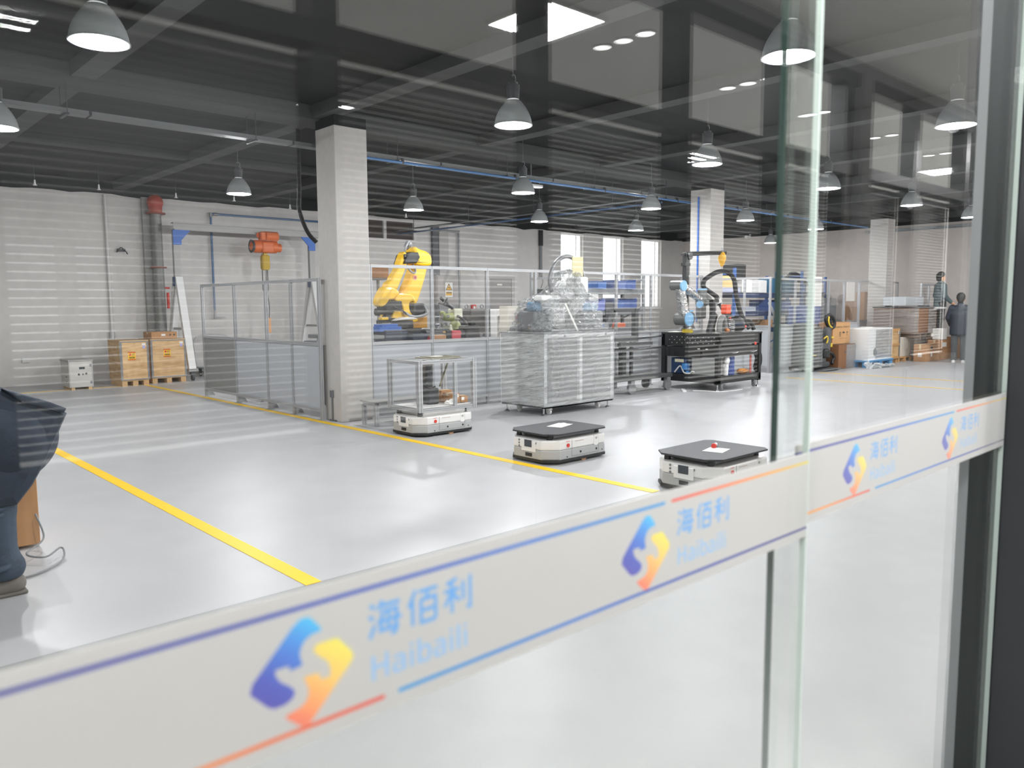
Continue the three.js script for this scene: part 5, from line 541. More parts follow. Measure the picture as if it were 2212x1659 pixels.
{ const z = -11.6; bin('blue storage bin on the top shelf behind the hose loop', 20.9, 1.86, z, 0.95, 0.4, 0.6, teal); bin('long blue bin on the middle shelf of the blue rack', 20.6, 1.36, z, 1.2, 0.3, 0.6, binBlue);
  block('carton_white', 'white box on the top shelf left of the dark blue bin', 'box', 0.5, 0.34, 0.5, paper, 18.95, 1.86, z); block('carton_white', 'second white box on the top shelf beside the rack upright', 'box', 0.4, 0.34, 0.5, whiteP, 19.75, 1.86, z); block('black_case', 'black case standing on the white box of the blue rack', 'case', 0.5, 0.4, 0.4, black, 18.7, 2.2, z); block('beige_box', 'pale yellow box at the left end of the blue rack', 'box', 0.35, 0.3, 0.4, mat('pale_yellow', 0xe0c487, 0.7), 18.0, 1.98, -11.5); block('lilac_box', 'lilac plastic crate at the left end of the blue rack', 'box', 0.7, 0.12, 0.5, mat('lilac', 0xb5b9d0, 0.6), 18.1, 1.86, -11.5);
  block('light_box', 'flat white light box low behind the fence right of the welding cable', 'box', 0.8, 0.06, 0.5, whiteP, 20.9, 0.91, z); carton('tan carton low on the blue rack behind the fence', 20.0, 20.4, 0.91, 1.12, z - 0.2, z + 0.2, {}); block('parts_bag', 'crumpled clear parts bag on the middle shelf of the blue rack', 'bag', 0.6, 0.12, 0.4, mat('bag_grey', 0xa9b0bd, 0.4), 19.2, 1.36, z);
  const cb = []; for (let i = 0; i < 9; i++) cb.push(tb([[21.2 - i * 0.03, 2.06, z + 0.2 - i * 0.05], [21.6, 2.42 - i * 0.03, z - i * 0.05], [22.1 + i * 0.02, 2.44 - i * 0.03, z - i * 0.05], [22.6, 2.1 + i * 0.02, z + 0.1 - i * 0.05]], 0.03, 20, 6)); solo('cable_coil', 'big bundle of black cables heaped on top of the blue rack', 'cable coil', cb, rubber); }
rack('grey rack with blue bins behind the dark trolley', 15.0, -13.4, 0, 3.4, 0.7, [0.98, 1.42, 1.95], 2.35, midGrey, dullSteel);
{ const z = -13.2; bin('lilac-blue bin heaped with parts on the grey rack', 14.6, 1.43, z, 0.9, 0.28, 0.5, mat('lilac_bin', 0x6b76b0, 0.5)); bin('small blue bin on the grey rack right of the heaped bin', 15.9, 1.43, z, 0.8, 0.3, 0.5, binBlue); bin('blue bin on the top shelf beside the foil-wrapped arm', 15.9, 1.96, z, 0.7, 0.22, 0.5, binBlue); bin('small blue bin left on the top shelf of the grey rack', 15.0, 1.96, z, 0.3, 0.18, 0.4, rackBlue); block('clear_bag', 'pale crumpled bag on the heaped lilac bin', 'bag', 0.35, 0.2, 0.3, paper, 14.75, 1.66, z); block('blue_tray', 'bright blue tray low on the grey rack', 'tray', 0.9, 0.08, 0.5, blueP, 14.6, 1.0, z); block('white_carton', 'white carton under the heaped lilac bin', 'box', 0.7, 0.26, 0.4, paper, 14.5, 1.08, z); block('dark_case', 'dark grey upright case on the grey rack', 'case', 0.3, 0.62, 0.4, darkGrey, 15.3, 1.0, z); block('grey_bin', 'shallow grey tray of wrapped parts beside the gas bottle', 'tray', 0.5, 0.16, 0.4, mat('slate_bin', 0x7d8796, 0.5), 13.6, 1.43, z);
  solo('white_tube', 'short white tube lying on the top shelf above the gas bottle', 'tube', [cy(0.09, 0.09, 0.7, [0, 0.09, 0], 'x', 24), cy(0.095, 0.095, 0.03, [-0.36, 0.09, 0], 'x', 24)], whiteP, [13.8, 1.96, z]); block('orange_pouch', 'orange soft pouch on the bench behind the cobot base', 'pouch', 0.35, 0.1, 0.2, mat('brick_orange', 0xc6684a, 0.7), 15.5, 1.0, -12.9); }
rack('blue rack seen through the open fence panes left of the pale column', 23.6, -12.4, 0, 2.4, 0.7, [0.95, 1.4, 1.9], 2.4, rackBlue, navyBeam);
// hanging boards and panes behind the right fence
block('white_board', 'blank white board hung on the right fence, nearer the sliding door', 'board', 0.62, 0.7, 0.02, paper, 18.4, 1.5, -9.18); block('white_board', 'blank pale board hung on the right fence beside the pale column', 'board', 0.5, 0.55, 0.02, paper, 21.95, 1.62, -9.93);
block('blue_cabinet', 'blue tool cabinet behind the white board on the right fence', 'cabinet', 0.7, 1.5, 0.5, mat('cabinet_blue', 0x4a62a0, 0.5), 19.0, 0, -9.75); block('grey_screen', 'grey folding screen behind the right fence', 'screen', 0.9, 1.7, 0.06, midGrey, 19.9, 0, -9.6); carton('brown wrapped carton behind the far fence by the standing man', 24.4, 25.2, 1.0, 1.9, -11.2, -10.6, {}); block('pallet_rack_box', 'dark crate under the brown carton behind the far fence', 'crate', 1.2, 0.99, 0.9, darkGrey, 24.8, 0, -10.9);
solo('leaning_profile', 'long aluminium profile leaning on the fence behind the pane edge, taller one', 'profile', alu([17.0, 2.0, -9.35], [17.78, 0.01, -9.0], 0.06), aluM); solo('leaning_profile', 'shorter aluminium profile leaning beside the taller one behind the sliding door', 'profile', alu([16.8, 1.6, -9.5], [17.35, 0.01, -9.0].map((v, i) => (i === 2 ? -8.95 : v)), 0.05), aluM);
// ================= FLOOR SCRUBBER AND GOODS ON THE RIGHT =================
{ const t = thing('floor_scrubber', 'dark grey walk-behind floor scrubber with black and yellow handle and squeegee', 'floor scrubber', [17.7, 0, -8.82]); const g = mat('scrubber_grey', 0x56585a, 0.5);
  part(t, 'tank', [bx(0.9, 0.5, 0.5, [-0.1, 0.4, -0.1], 0.06), bx(0.7, 0.35, 0.46, [-0.15, 0.82, -0.12], 0.05), bx(0.3, 0.2, 0.4, [-0.35, 1.02, -0.12], 0.04)], g); part(t, 'base', bx(1.0, 0.14, 0.54, [-0.05, 0.14, -0.08], 0.05), darkGrey); part(t, 'column', [rod([0.42, 0.3, 0.05], [0.52, 1.0, 0.06], 0.12, 16, 0.09), bx(0.22, 0.36, 0.2, [0.48, 0.78, 0.04], 0.05)], g); part(t, 'handle_ring', [new THREE.TorusGeometry(0.16, 0.045, 10, 28).scale(1.35, 0.85, 1).rotateZ(-0.45).translate(0.56, 1.14, 0.1), bx(0.2, 0.06, 0.06, [0.56, 1.14, 0.1], 0.02), bx(0.06, 0.2, 0.06, [0.58, 1.12, 0.1], 0.02)], black); part(t, 'yellow_trim', [tb([[0.38, 1.26, 0.15], [0.36, 1.14, 0.16], [0.44, 1.04, 0.16], [0.54, 1.0, 0.16]], 0.02, 20, 6), tb([[0.1, 0.75, 0.18], [0.22, 0.8, 0.2], [0.26, 0.72, 0.2], [0.2, 0.64, 0.2]], 0.018, 20, 6), bx(0.12, 0.05, 0.05, [0.68, 0.76, 0.1], 0.015), bx(0.08, 0.1, 0.05, [0.64, 0.58, 0.1], 0.015), bx(0.14, 0.015, 0.02, [-0.3, 0.38, 0.17]), bx(0.06, 0.06, 0.02, [0.3, 0.4, 0.2])], mat('scrubber_yellow', 0xe2c23a, 0.5)); part(t, 'suction_hose', tb([[0.5, 0.42, 0.1], [0.66, 0.36, 0.14], [0.7, 0.28, 0.16], [0.56, 0.22, 0.18], [0.5, 0.14, 0.2]], 0.035, 30, 8), black); part(t, 'pedal_box', bx(0.26, 0.22, 0.2, [0.26, 0.4, 0.12], 0.06), black);
  part(t, 'squeegee', [lat([[0.001, 0.07], [0.3, 0.05], [0.42, 0.02], [0.42, 0.005], [0.001, 0.005]], [0.3, 0, 0.2], 30).scale(1.3, 1, 0.5), bx(0.9, 0.03, 0.05, [0.2, 0.04, 0.34], 0.01)], dullSteel); part(t, 'wheel', [cy(0.08, 0.08, 0.05, [-0.4, 0.08, 0.16], 'z', 18), cy(0.08, 0.08, 0.05, [-0.4, 0.08, -0.34], 'z', 18)], black); part(t, 'deck_lid', bx(0.7, 0.012, 0.44, [-0.15, 1.0, -0.12]), mat('lid_taupe', 0x6d655e, 0.5)); }
const print = tex(canvas(512, 512, (g) => { g.fillStyle = '#c99a68'; g.fillRect(0, 0, 512, 512); g.fillStyle = '#3a2c20'; g.font = 'bold 54px sans-serif'; g.fillText('UNIVERSAL ROBOTS', 14, 130, 484); g.fillRect(196, 230, 14, 84); g.fillRect(230, 230, 14, 84); g.fillRect(188, 326, 62, 10); for (const x of [203, 237]) { g.beginPath(); g.moveTo(x - 16, 246); g.lineTo(x + 16, 246); g.lineTo(x, 222); g.fill(); } g.beginPath(); g.arc(320, 262, 40, Math.PI, 0); g.fill(); g.fillRect(317, 262, 5, 50); g.fillRect(404, 226, 44, 8); g.beginPath(); g.moveTo(406, 234); g.lineTo(446, 234); g.lineTo(430, 272); g.lineTo(430, 310); g.lineTo(422, 310); g.lineTo(422, 272); g.fill(); g.fillRect(408, 312, 36, 7); g.font = '24px sans-serif'; g.fillText('www.universal-robots.com', 190, 392, 240); }), true, false);
{ const t = carton('large brown printed carton with black lettering standing behind the floor scrubber', 18.4, 19.32, 0.59, 1.11, -9.06, -8.72, { tape: false }); part(t, 'printed_face', bx(0.91, 0.51, 0.002, [0, 0.262, 0.172]), mat('printed_carton', 0xffffff, 0.85, 0, { map: print })); part(t, 'printed_side', bx(0.002, 0.51, 0.33, [-0.462, 0.262, 0]), card); }
{ const t = carton('low brown carton under the printed carton, half covered in clear film', 18.45, 19.33, 0, 0.58, -9.05, -8.58, { mat: cardDark }); part(t, 'film_cover', [bx(0.5, 0.56, 0.004, [0.22, 0.29, 0.24]), bx(0.88, 0.003, 0.47, [0, 0.587, 0])], film); part(t, 'hand_hole', bx(0.06, 0.05, 0.004, [-0.1, 0.4, 0.237]), darkGrey); }
{ const t = thing('pallet', 'blue plastic pallet under the rounded white machine', 'pallet', [20.05, 0, -8.65]); const m = mat('pallet_blue', 0x4c90c2, 0.5); part(t, 'pallet_deck', bx(1.45, 0.04, 0.86, [0, 0.15, 0], 0.01), m); for (const x of [-0.62, 0, 0.62]) for (const z of [-0.33, 0, 0.33]) part(t, 'pallet_block', bx(0.18, 0.13, 0.16, [x, 0.065, z], 0.01), m); }
{ const t = thing('white_machine', 'white rounded cabinet machine partly covered by a film sheet on the blue pallet', 'machine', [20.05, 0.17, -8.65]); part(t, 'machine_body', plan((() => { const s = new THREE.Shape(); s.moveTo(-0.68, -0.38); s.lineTo(0.66, -0.38); s.lineTo(0.66, 0.38); s.lineTo(-0.38, 0.38); s.quadraticCurveTo(-0.68, 0.38, -0.68, 0.1); return s; })(), 0, 0.74, 0.01), mat('machine_pale', 0xd9dada, 0.4)); part(t, 'machine_lid', bx(1.36, 0.04, 0.78, [0, 0.76, 0], 0.015), whiteP); part(t, 'window_plate', bx(0.006, 0.32, 0.22, [-0.684, 0.5, -0.22]), midGrey); part(t, 'round_port', cy(0.1, 0.1, 0.01, [-0.684, 0.2, -0.1], 'x', 28), midGrey); part(t, 'film_sheet', uvM(bb(-0.3, 0.67, 0.02, 0.75, 0.392, 0.395), 1.4), film); part(t, 'front_port', [cy(0.1, 0.1, 0.01, [-0.3, 0.2, 0.384], 'z', 28), bx(0.2, 0.32, 0.006, [-0.42, 0.52, 0.36])], midGrey); }
solo('film_scrap', 'crumpled clear film scraps on the floor before the blue pallet', 'film scrap', [crump(0.16, [0, 0.05, 0], 1.2, 0.35, 0.8, 9, 0.5), crump(0.12, [0.4, 0.04, 0.06], 1.6, 0.3, 0.8, 9, 0.5), crump(0.12, [-0.4, 0.06, -0.03], 0.9, 0.8, 0.7, 9, 0.5), crump(0.1, [0.75, 0.03, 0], 1.6, 0.25, 0.8, 9, 0.5)], mat('film_scrap', 0xeef0f0, 0.25, 0, { transmission: 0.5, thickness: 0, side: THREE.DoubleSide }), [19.5, 0.01, -8.1]);
solo('document', 'white paper lying on top of the rounded white machine', 'papers', [bx(0.4, 0.01, 0.3), bx(0.3, 0.006, 0.24, [0.1, 0.008, 0])], paper, [20.2, 0.956, -8.7], [0, 0.3, 0]);
{ const t = thing('wooden_crate', 'pale plywood crate on a pallet right of the rounded white machine', 'crate', [21.3, 0, -8.8]); part(t, 'crate_body', uvM(bx(0.66, 0.78, 0.7, [0, 0.5, 0]), 1), ply); part(t, 'side_plank', [bx(0.68, 0.08, 0.02, [0, 0.86, 0.36]), bx(0.68, 0.06, 0.02, [0, 0.48, 0.36]), bx(0.68, 0.06, 0.02, [0, 0.14, 0.36])], pine); part(t, 'edge_post', [bx(0.03, 0.8, 0.03, [-0.34, 0.5, 0.36]), bx(0.03, 0.8, 0.03, [0.34, 0.5, 0.36])], midGrey); for (const x of [-0.28, 0, 0.28]) part(t, 'pallet_block', bx(0.1, 0.1, 0.66, [x, 0.05, 0]), pine); part(t, 'paper_tag', bx(0.05, 0.08, 0.004, [0.24, 0.8, 0.374]), paper); }
{ const t = thing('pallet', 'wooden pallet carrying two white cabinet panels', 'pallet', [22.15, 0, -8.72]); for (const x of [-0.42, 0, 0.42]) part(t, 'pallet_block', bx(0.1, 0.1, 0.5, [x, 0.05, 0]), pine); part(t, 'deck_board', [bx(1.0, 0.022, 0.12, [0, 0.112, -0.18]), bx(1.0, 0.022, 0.12, [0, 0.112, 0]), bx(1.0, 0.022, 0.12, [0, 0.112, 0.18])], pine); for (const x of [-0.24, 0.24]) solo('cabinet_panel', 'tall cream panel standing on the wooden pallet, ' + (x < 0 ? 'left one of the pair' : 'right one of the pair'), 'panel', [bx(0.44, 0.52, 0.12, [0, 0.26, 0], 0.008), bx(0.006, 0.48, 0.124, [0.2, 0.26, 0])], mat('cream_panel', 0xdad3c6, 0.55), [22.15 + x, 0.124, -8.6]); }
// stack behind with the long foam block
{ const t = thing('wrapped_stack', 'stack of jars wrapped in brown film under the upper pallet', 'stack', [23.0, 0, -8.95]); part(t, 'stack_body', bx(1.2, 0.62, 0.9, [0.1, 0.31, 0], 0.02), mat('taupe_wrap', 0x8f8377, 0.5)); part(t, 'jar_row', [-0.3, -0.1, 0.1, 0.3].map((x) => cy(0.09, 0.09, 0.4, [x + 0.2, 0.4, 0.42], 'y', 16)), mat('taupe_jar', 0xa69a8e, 0.35)); }
{ const t = thing('pallet', 'dark wooden pallet on the wrapped stack under the tall brown box', 'pallet', [22.9, 0.625, -8.8]); for (const x of [-0.5, -0.1, 0.3, 0.6]) part(t, 'pallet_block', bx(0.12, 0.11, 1.2, [x, 0.055, 0]), mat('worn_wood', 0x7b6a5a, 0.8)); part(t, 'deck_board', bx(1.4, 0.022, 1.2, [0, 0.121, 0]), mat('worn_wood')); part(t, 'paper_tag', [bx(0.1, 0.09, 0.004, [0.3, 0.06, 0.603]), bx(0.1, 0.09, 0.004, [0.58, 0.06, 0.603])], paper); }
{ const t = carton('tall brown wrapped box stacked on the dark pallet below the long foam block', 22.25, 23.5, 0.76, 1.42, -9.4, -8.2, { mat: cardDark, tape: false }); part(t, 'film_cover', [bx(0.55, 0.64, 0.004, [0.3, 0.33, 0.603]), bx(0.004, 0.64, 1.18, [-0.628, 0.33, 0])], film); part(t, 'dark_sheet', [bx(1.3, 0.03, 1.25, [0, 0.685, 0]), bx(0.3, 0.03, 0.2, [0.2, 0.715, 0.4])], darkGrey); }
solo('foam_block', 'long pale grey foam block lying on top of the tall brown box', 'foam block', [bx(1.25, 0.24, 0.6, [0, 0.12, 0], 0.012), bx(0.01, 0.12, 0.12, [0.63, 0.13, 0.1])], mat('foam_grey', 0xb9bdc0, 0.6), [22.85, 1.49, -8.85]);
solo('shelf_board', 'flat white board sticking out of the stack beside the standing man', 'board', [bx(0.7, 0.05, 0.5, [0, 0, 0], 0.01), bx(0.1, 0.04, 0.4, [-0.3, -0.03, 0])], whiteP, [23.6, 1.42, -8.35]);
carton('brown carton with a hand slot and white label on the floor before the stack', 22.25, 23.2, 0, 0.46, -8.3, -7.98, { tags: [[-0.1, 0.18, 0.1, 0.1], [-0.1, 0.36, 0.14, 0.06, darkGrey]], side: [[0, 0.18, 0.1, 0.1]] });
carton('white box on the small stack by the standing man', 23.25, 23.6, 0.56, 0.86, -8.2, -7.95, { mat: paper, tape: false }); carton('brown box with white tape under the small white box', 23.2, 23.7, 0.3, 0.55, -8.3, -7.95, { tags: [[0, 0.12, 0.3, 0.12]] }); carton('brown carton at the bottom of the small stack beside the man', 23.25, 23.75, 0, 0.295, -8.35, -7.96, {}); carton('brown carton the standing man stands on, upper one', 23.78, 24.3, 0.3, 0.6, -8.6, -8.05, { mat: card }); carton('brown carton at the foot of the man, lower one', 23.78, 24.3, 0, 0.295, -8.6, -8.05, {}); carton('small orange-brown box beside the shoes of the standing man', 24.32, 24.56, 0.605, 0.78, -7.98, -7.8, {}); block('box_stand', 'slim stack of brown boxes under the small orange-brown box', 'boxes', 0.3, 0.59, 0.2, card, 24.45, 0, -7.9);
// ================= PEOPLE =================
function field(bones, k = 0.04, clip) {
  return (x, y, z) => { let m = 1e3; for (const b of bones) { const dx = b[4] - b[0], dy = b[5] - b[1], dz = b[6] - b[2], q = dx * dx + dy * dy + dz * dz || 1e-9; let t = ((x - b[0]) * dx + (y - b[1]) * dy + (z - b[2]) * dz) / q; t = t < 0 ? 0 : t > 1 ? 1 : t; const px = x - b[0] - t * dx, py = y - b[1] - t * dy, pz = (z - b[2] - t * dz) * (b[8] || 1), d = Math.sqrt(px * px + py * py + pz * pz) - (b[3] + t * (b[7] - b[3])); const h = Math.max(k - Math.abs(m - d), 0) / k; m = Math.min(m, d) - h * h * k * 0.25; } return clip ? Math.max(m, clip(x, y, z)) : m; };
}
function nets(f, lo, hi, c) {    // surface nets of the field f inside a box
  const n = [0, 1, 2].map((i) => Math.ceil((hi[i] - lo[i]) / c) + 1), [nx, ny, nz] = n, F = new Float32Array(nx * ny * nz), I = (i, j, k) => i + nx * (j + ny * k);
  for (let k = 0; k < nz; k++) for (let j = 0; j < ny; j++) for (let i = 0; i < nx; i++) F[I(i, j, k)] = f(lo[0] + i * c, lo[1] + j * c, lo[2] + k * c);
  const id = new Int32Array(F.length).fill(-1), pos = [], idx = [];
  for (let k = 0; k < nz - 1; k++) for (let j = 0; j < ny - 1; j++) for (let i = 0; i < nx - 1; i++) {
    let s = [0, 0, 0], m = 0; const v = (a, b, d) => F[I(i + a, j + b, k + d)];
    for (let e = 0; e < 12; e++) { const ax = e >> 2, p = [0, 0, 0], o1 = (ax + 1) % 3, o2 = (ax + 2) % 3; p[o1] = e & 1; p[o2] = (e >> 1) & 1; const a = v(...p), q = [...p]; q[ax] = 1; const b = v(...q); if (a < 0 !== b < 0) { p[ax] = a / (a - b); for (let r = 0; r < 3; r++) s[r] += p[r]; m++; } }
    if (m) { id[I(i, j, k)] = pos.length / 3; pos.push(lo[0] + (i + s[0] / m) * c, lo[1] + (j + s[1] / m) * c, lo[2] + (k + s[2] / m) * c); }
  }
  for (let k = 1; k < nz - 1; k++) for (let j = 1; j < ny - 1; j++) for (let i = 1; i < nx - 1; i++) for (let ax = 0; ax < 3; ax++) {
    const q = [i, j, k]; q[ax]++; if (q[ax] >= n[ax]) continue; const a = F[I(i, j, k)] < 0, b = F[I(...q)] < 0; if (a === b) continue; const u = [0, 0, 0], w = [0, 0, 0]; u[(ax + 1) % 3] = 1; w[(ax + 2) % 3] = 1;
    const A = id[I(i, j, k)], B = id[I(i - u[0], j - u[1], k - u[2])], C = id[I(i - u[0] - w[0], j - u[1] - w[1], k - u[2] - w[2])], D = id[I(i - w[0], j - w[1], k - w[2])]; if (A < 0 || B < 0 || C < 0 || D < 0) continue; a ? idx.push(A, C, B, A, D, C) : idx.push(A, B, C, A, C, D);
  }
  const g = new THREE.BufferGeometry(); g.setAttribute('position', new THREE.Float32BufferAttribute(pos, 3)); g.setAttribute('uv', new THREE.Float32BufferAttribute(new Float32Array((pos.length / 3) * 2).map((_, i) => 3 * pos[Math.floor(i / 2) * 3 + (i % 2)]), 2)); g.setIndex(idx); g.computeVertexNormals();
  const p = g.attributes.position, q = g.attributes.normal; let dot = 0; const e = 1e-3; for (let i = 0; i < p.count; i += 7) { const x = p.getX(i), y = p.getY(i), z = p.getZ(i), f0 = f(x, y, z); dot += q.getX(i) * (f(x + e, y, z) - f0) + q.getY(i) * (f(x, y + e, z) - f0) + q.getZ(i) * (f(x, y, z + e) - f0); }
  if (dot < 0) { const a = g.index.array; for (let i = 0; i < a.length; i += 3) { const t = a[i]; a[i] = a[i + 1]; a[i + 1] = t; } g.computeVertexNormals(); } return g;
}
function blob(bones, c, k, clip) { const lo = [1e9, 1e9, 1e9], hi = [-1e9, -1e9, -1e9]; for (const b of bones) for (let i = 0; i < 3; i++) { lo[i] = Math.min(lo[i], b[i] - b[3], b[4 + i] - b[7]); hi[i] = Math.max(hi[i], b[i] + b[3], b[4 + i] + b[7]); } return nets(field(bones, k, clip), lo.map((v) => v - 0.04), hi.map((v) => v + 0.04), c); }
const B = (a, r, b, q, fl) => [...a, r, ...b, q, fl || 1];
// a standing figure facing +z; joints in metres, s = side (+1 is its left)
function handBones(w, dir, s) { const p = w.map((v, i) => v + dir[i] * 0.08), o = []; o.push(B(w, 0.026, p, 0.036, 1)); [-0.03, -0.01, 0.011, 0.03].forEach((a, i) => { const l = [0.06, 0.075, 0.07, 0.055][i]; const q0 = [p[0], p[1], p[2] + a], q1 = q0.map((v, j) => v + dir[j] * l * 0.55), q2 = [q1[0] - s * 0.012, q1[1] + dir[1] * l * 0.5, q1[2] + dir[2] * l * 0.4]; o.push(B(q0, 0.011, q1, 0.01), B(q1, 0.01, q2, 0.008)); }); const th = [w[0] + dir[0] * 0.03, w[1] + dir[1] * 0.03, w[2] + 0.03]; o.push(B(th, 0.013, th.map((v, j) => v + dir[j] * 0.05 + (j === 2 ? 0.025 : 0)), 0.01)); return o; }
function person(label, pos, ry, o) {
  const t = thing('person', label, 'person', pos, ry); const J = { hipY: 0.93, shY: 1.42, ...o };
  const sh = (s) => [s * 0.185, J.shY, 0], hip = (s) => [s * 0.09, J.hipY, 0], L = J.L, R = J.R; // arm joints: [elbow, wrist]; legs: feet
  const arms = [[1, L], [-1, R]], legs = [[1, J.footL], [-1, J.footR]];
  const body = [B([0, 0.98, 0], 0.13, [0, 1.2, 0.01], 0.13, 1.25), B([0, 1.2, 0.01], 0.13, [0, 1.38, -0.005], 0.14, 1.2), B([-0.13, 1.4, -0.01], 0.065, [0.13, 1.4, -0.01], 0.065), B([0, 1.42, -0.01], 0.06, [0, 1.56, 0.015], 0.055), B([0, 1.66, 0.015], 0.088, [0, 1.69, -0.005], 0.096), B([0, 1.585, 0.05], 0.045, [0, 1.64, 0.05], 0.06), B([0, 1.645, 0.105], 0.012, [0, 1.615, 0.118], 0.017), B([0.09, 1.64, 0], 0.018, [0.093, 1.615, 0], 0.014), B([-0.09, 1.64, 0], 0.018, [-0.093, 1.615, 0], 0.014)];
  for (const [s, A] of arms) body.push(B(sh(s), 0.055, A[0], 0.042), B(A[0], 0.042, A[1], 0.028), ...handBones(A[1], A[2], s));
  for (const [s, f] of legs) { const kn = [s * 0.1 + (f[0] - s * 0.1) * 0.5, 0.5, f[2] * 0.5 + 0.02]; body.push(B(hip(s), 0.085, kn, 0.055), B(kn, 0.055, [f[0], 0.09, f[2]], 0.04), B([f[0], 0.05, f[2]], 0.04, [f[0], 0.035, f[2] + 0.14], 0.035)); }
  const c = o.cell || 0.016; const bm = part(t, 'body', blob(body, c, 0.03), skin);
  part(t, 'face_features', [sp(0.011, [0.032, 1.655, 0.098], 1.3, 0.7, 0.6, 8), sp(0.011, [-0.032, 1.655, 0.098], 1.3, 0.7, 0.6, 8), bx(0.045, 0.006, 0.008, [0, 1.585, 0.1])], mat('dark_features', 0x3a2420, 0.5));
  part(t, 'hair', blob([B([0, 1.7, -0.02], 0.102, [0, 1.73, -0.005], 0.098), B([0, 1.62, -0.05], 0.075, [0, 1.7, -0.03], 0.09), B([-0.06, 1.745, 0.05], 0.035, [0.06, 1.75, 0.05], 0.035)], c * 0.8, 0.03), hairM);
  const jb = [B([0, J.hem, 0], 0.185, [0, 1.2, 0], 0.17, 1.15), B([0, 1.2, 0], 0.17, [0, 1.37, -0.01], 0.165, 1.15), B([-0.14, 1.4, -0.01], 0.09, [0.14, 1.4, -0.01], 0.09), B([0, 1.46, -0.01], 0.085, [0, 1.52, 0], 0.075)];
  for (const [s, A] of arms) jb.push(B(sh(s), 0.088, A[0], 0.068), B(A[0], 0.068, A[1], 0.05)); if (o.puff) for (let i = 0; i < 7; i++) jb.push(B([-0.03, J.hem + 0.06 + i * 0.075, 0], 0.195, [0.03, J.hem + 0.06 + i * 0.075, 0], 0.195, 1.15));
  part(t, 'jacket', blob(jb, c, o.puff ? 0.015 : 0.035, (x, y) => J.hem - y), o.jacket);
  part(t, 'collar', new THREE.TorusGeometry(0.078, 0.024, 10, 24).rotateX(Math.PI / 2 - 0.15).translate(0, 1.5, 0), o.collar || o.jacket);
  const tr = [B([-0.05, 0.96, 0], 0.13, [0.05, 0.96, 0], 0.13, 1.1)]; for (const [s, f] of legs) { const kn = [s * 0.1 + (f[0] - s * 0.1) * 0.5, 0.5, f[2] * 0.5 + 0.02]; tr.push(B(hip(s), 0.108, kn, 0.078), B(kn, 0.078, [f[0], 0.07, f[2]], 0.068)); } part(t, 'trousers', blob(tr, c, 0.03, (x, y) => 0.055 - y), o.trousers);
  for (const [, f] of legs) part(t, 'shoe', [blob([B([f[0], 0.055, f[2] - 0.02], 0.05, [f[0], 0.045, f[2] + 0.15], 0.045)], c * 0.8, 0.02, (x, y) => 0.012 - y), bx(0.09, 0.018, 0.27, [f[0], 0.009, f[2] + 0.065], 0.008)], o.shoes); return t;
}
const jacketTeal = mat('grey_teal_jacket', 0x5d6d70, 0.7, 0, { map: T.denim }), trouserBlack = mat('black_trousers', 0x1d1d1f, 0.8), shoeGrey = mat('grey_shoes', 0xa3a09a, 0.6), navyJ = mat('navy_puffer', 0x2a303c, 0.55), darkJ = mat('dark_slate_jacket', 0x1f2a31, 0.7), greyTr = mat('grey_trousers', 0x56595a, 0.8);
person('man in a grey-teal jacket and black trousers standing on the stacked cartons', [23.98, 0.605, -8.3], 0.72, { jacket: jacketTeal, trousers: trouserBlack, shoes: shoeGrey, hem: 0.82, L: [[0.26, 1.16, -0.02], [0.25, 0.92, 0.1], [0, -0.9, 0.4]], R: [[-0.27, 1.15, 0.0], [-0.2, 0.98, 0.2], [0.3, -0.5, 0.8]], footL: [0.12, 0, 0.04], footR: [-0.1, 0, -0.02] });
person('person in a navy quilted jacket seen from behind at the far right', [22.6, 0, -7.32], 1.85, { jacket: navyJ, trousers: greyTr, shoes: whiteP, hem: 0.72, puff: true, L: [[0.27, 1.17, 0.04], [0.22, 0.98, 0.22], [-0.3, -0.2, 0.9]], R: [[-0.27, 1.17, 0.04], [-0.22, 0.98, 0.22], [0.3, -0.2, 0.9]], footL: [0.1, 0, 0.0], footR: [-0.12, 0, 0.03], collar: mat('grey_hood', 0x9a9a98, 0.8) });
person('person in a dark slate jacket half hidden by the door post, seen from behind', [23.5, 0, -7.3], 1.8, { jacket: darkJ, trousers: trouserBlack, shoes: black, hem: 0.66, L: [[0.25, 1.16, 0.1], [0.18, 1.05, 0.28], [-0.3, 0, 0.9]], R: [[-0.25, 1.16, 0.1], [-0.18, 1.05, 0.28], [0.3, 0, 0.9]], footL: [0.1, 0, 0.0], footR: [-0.1, 0, 0.05] });
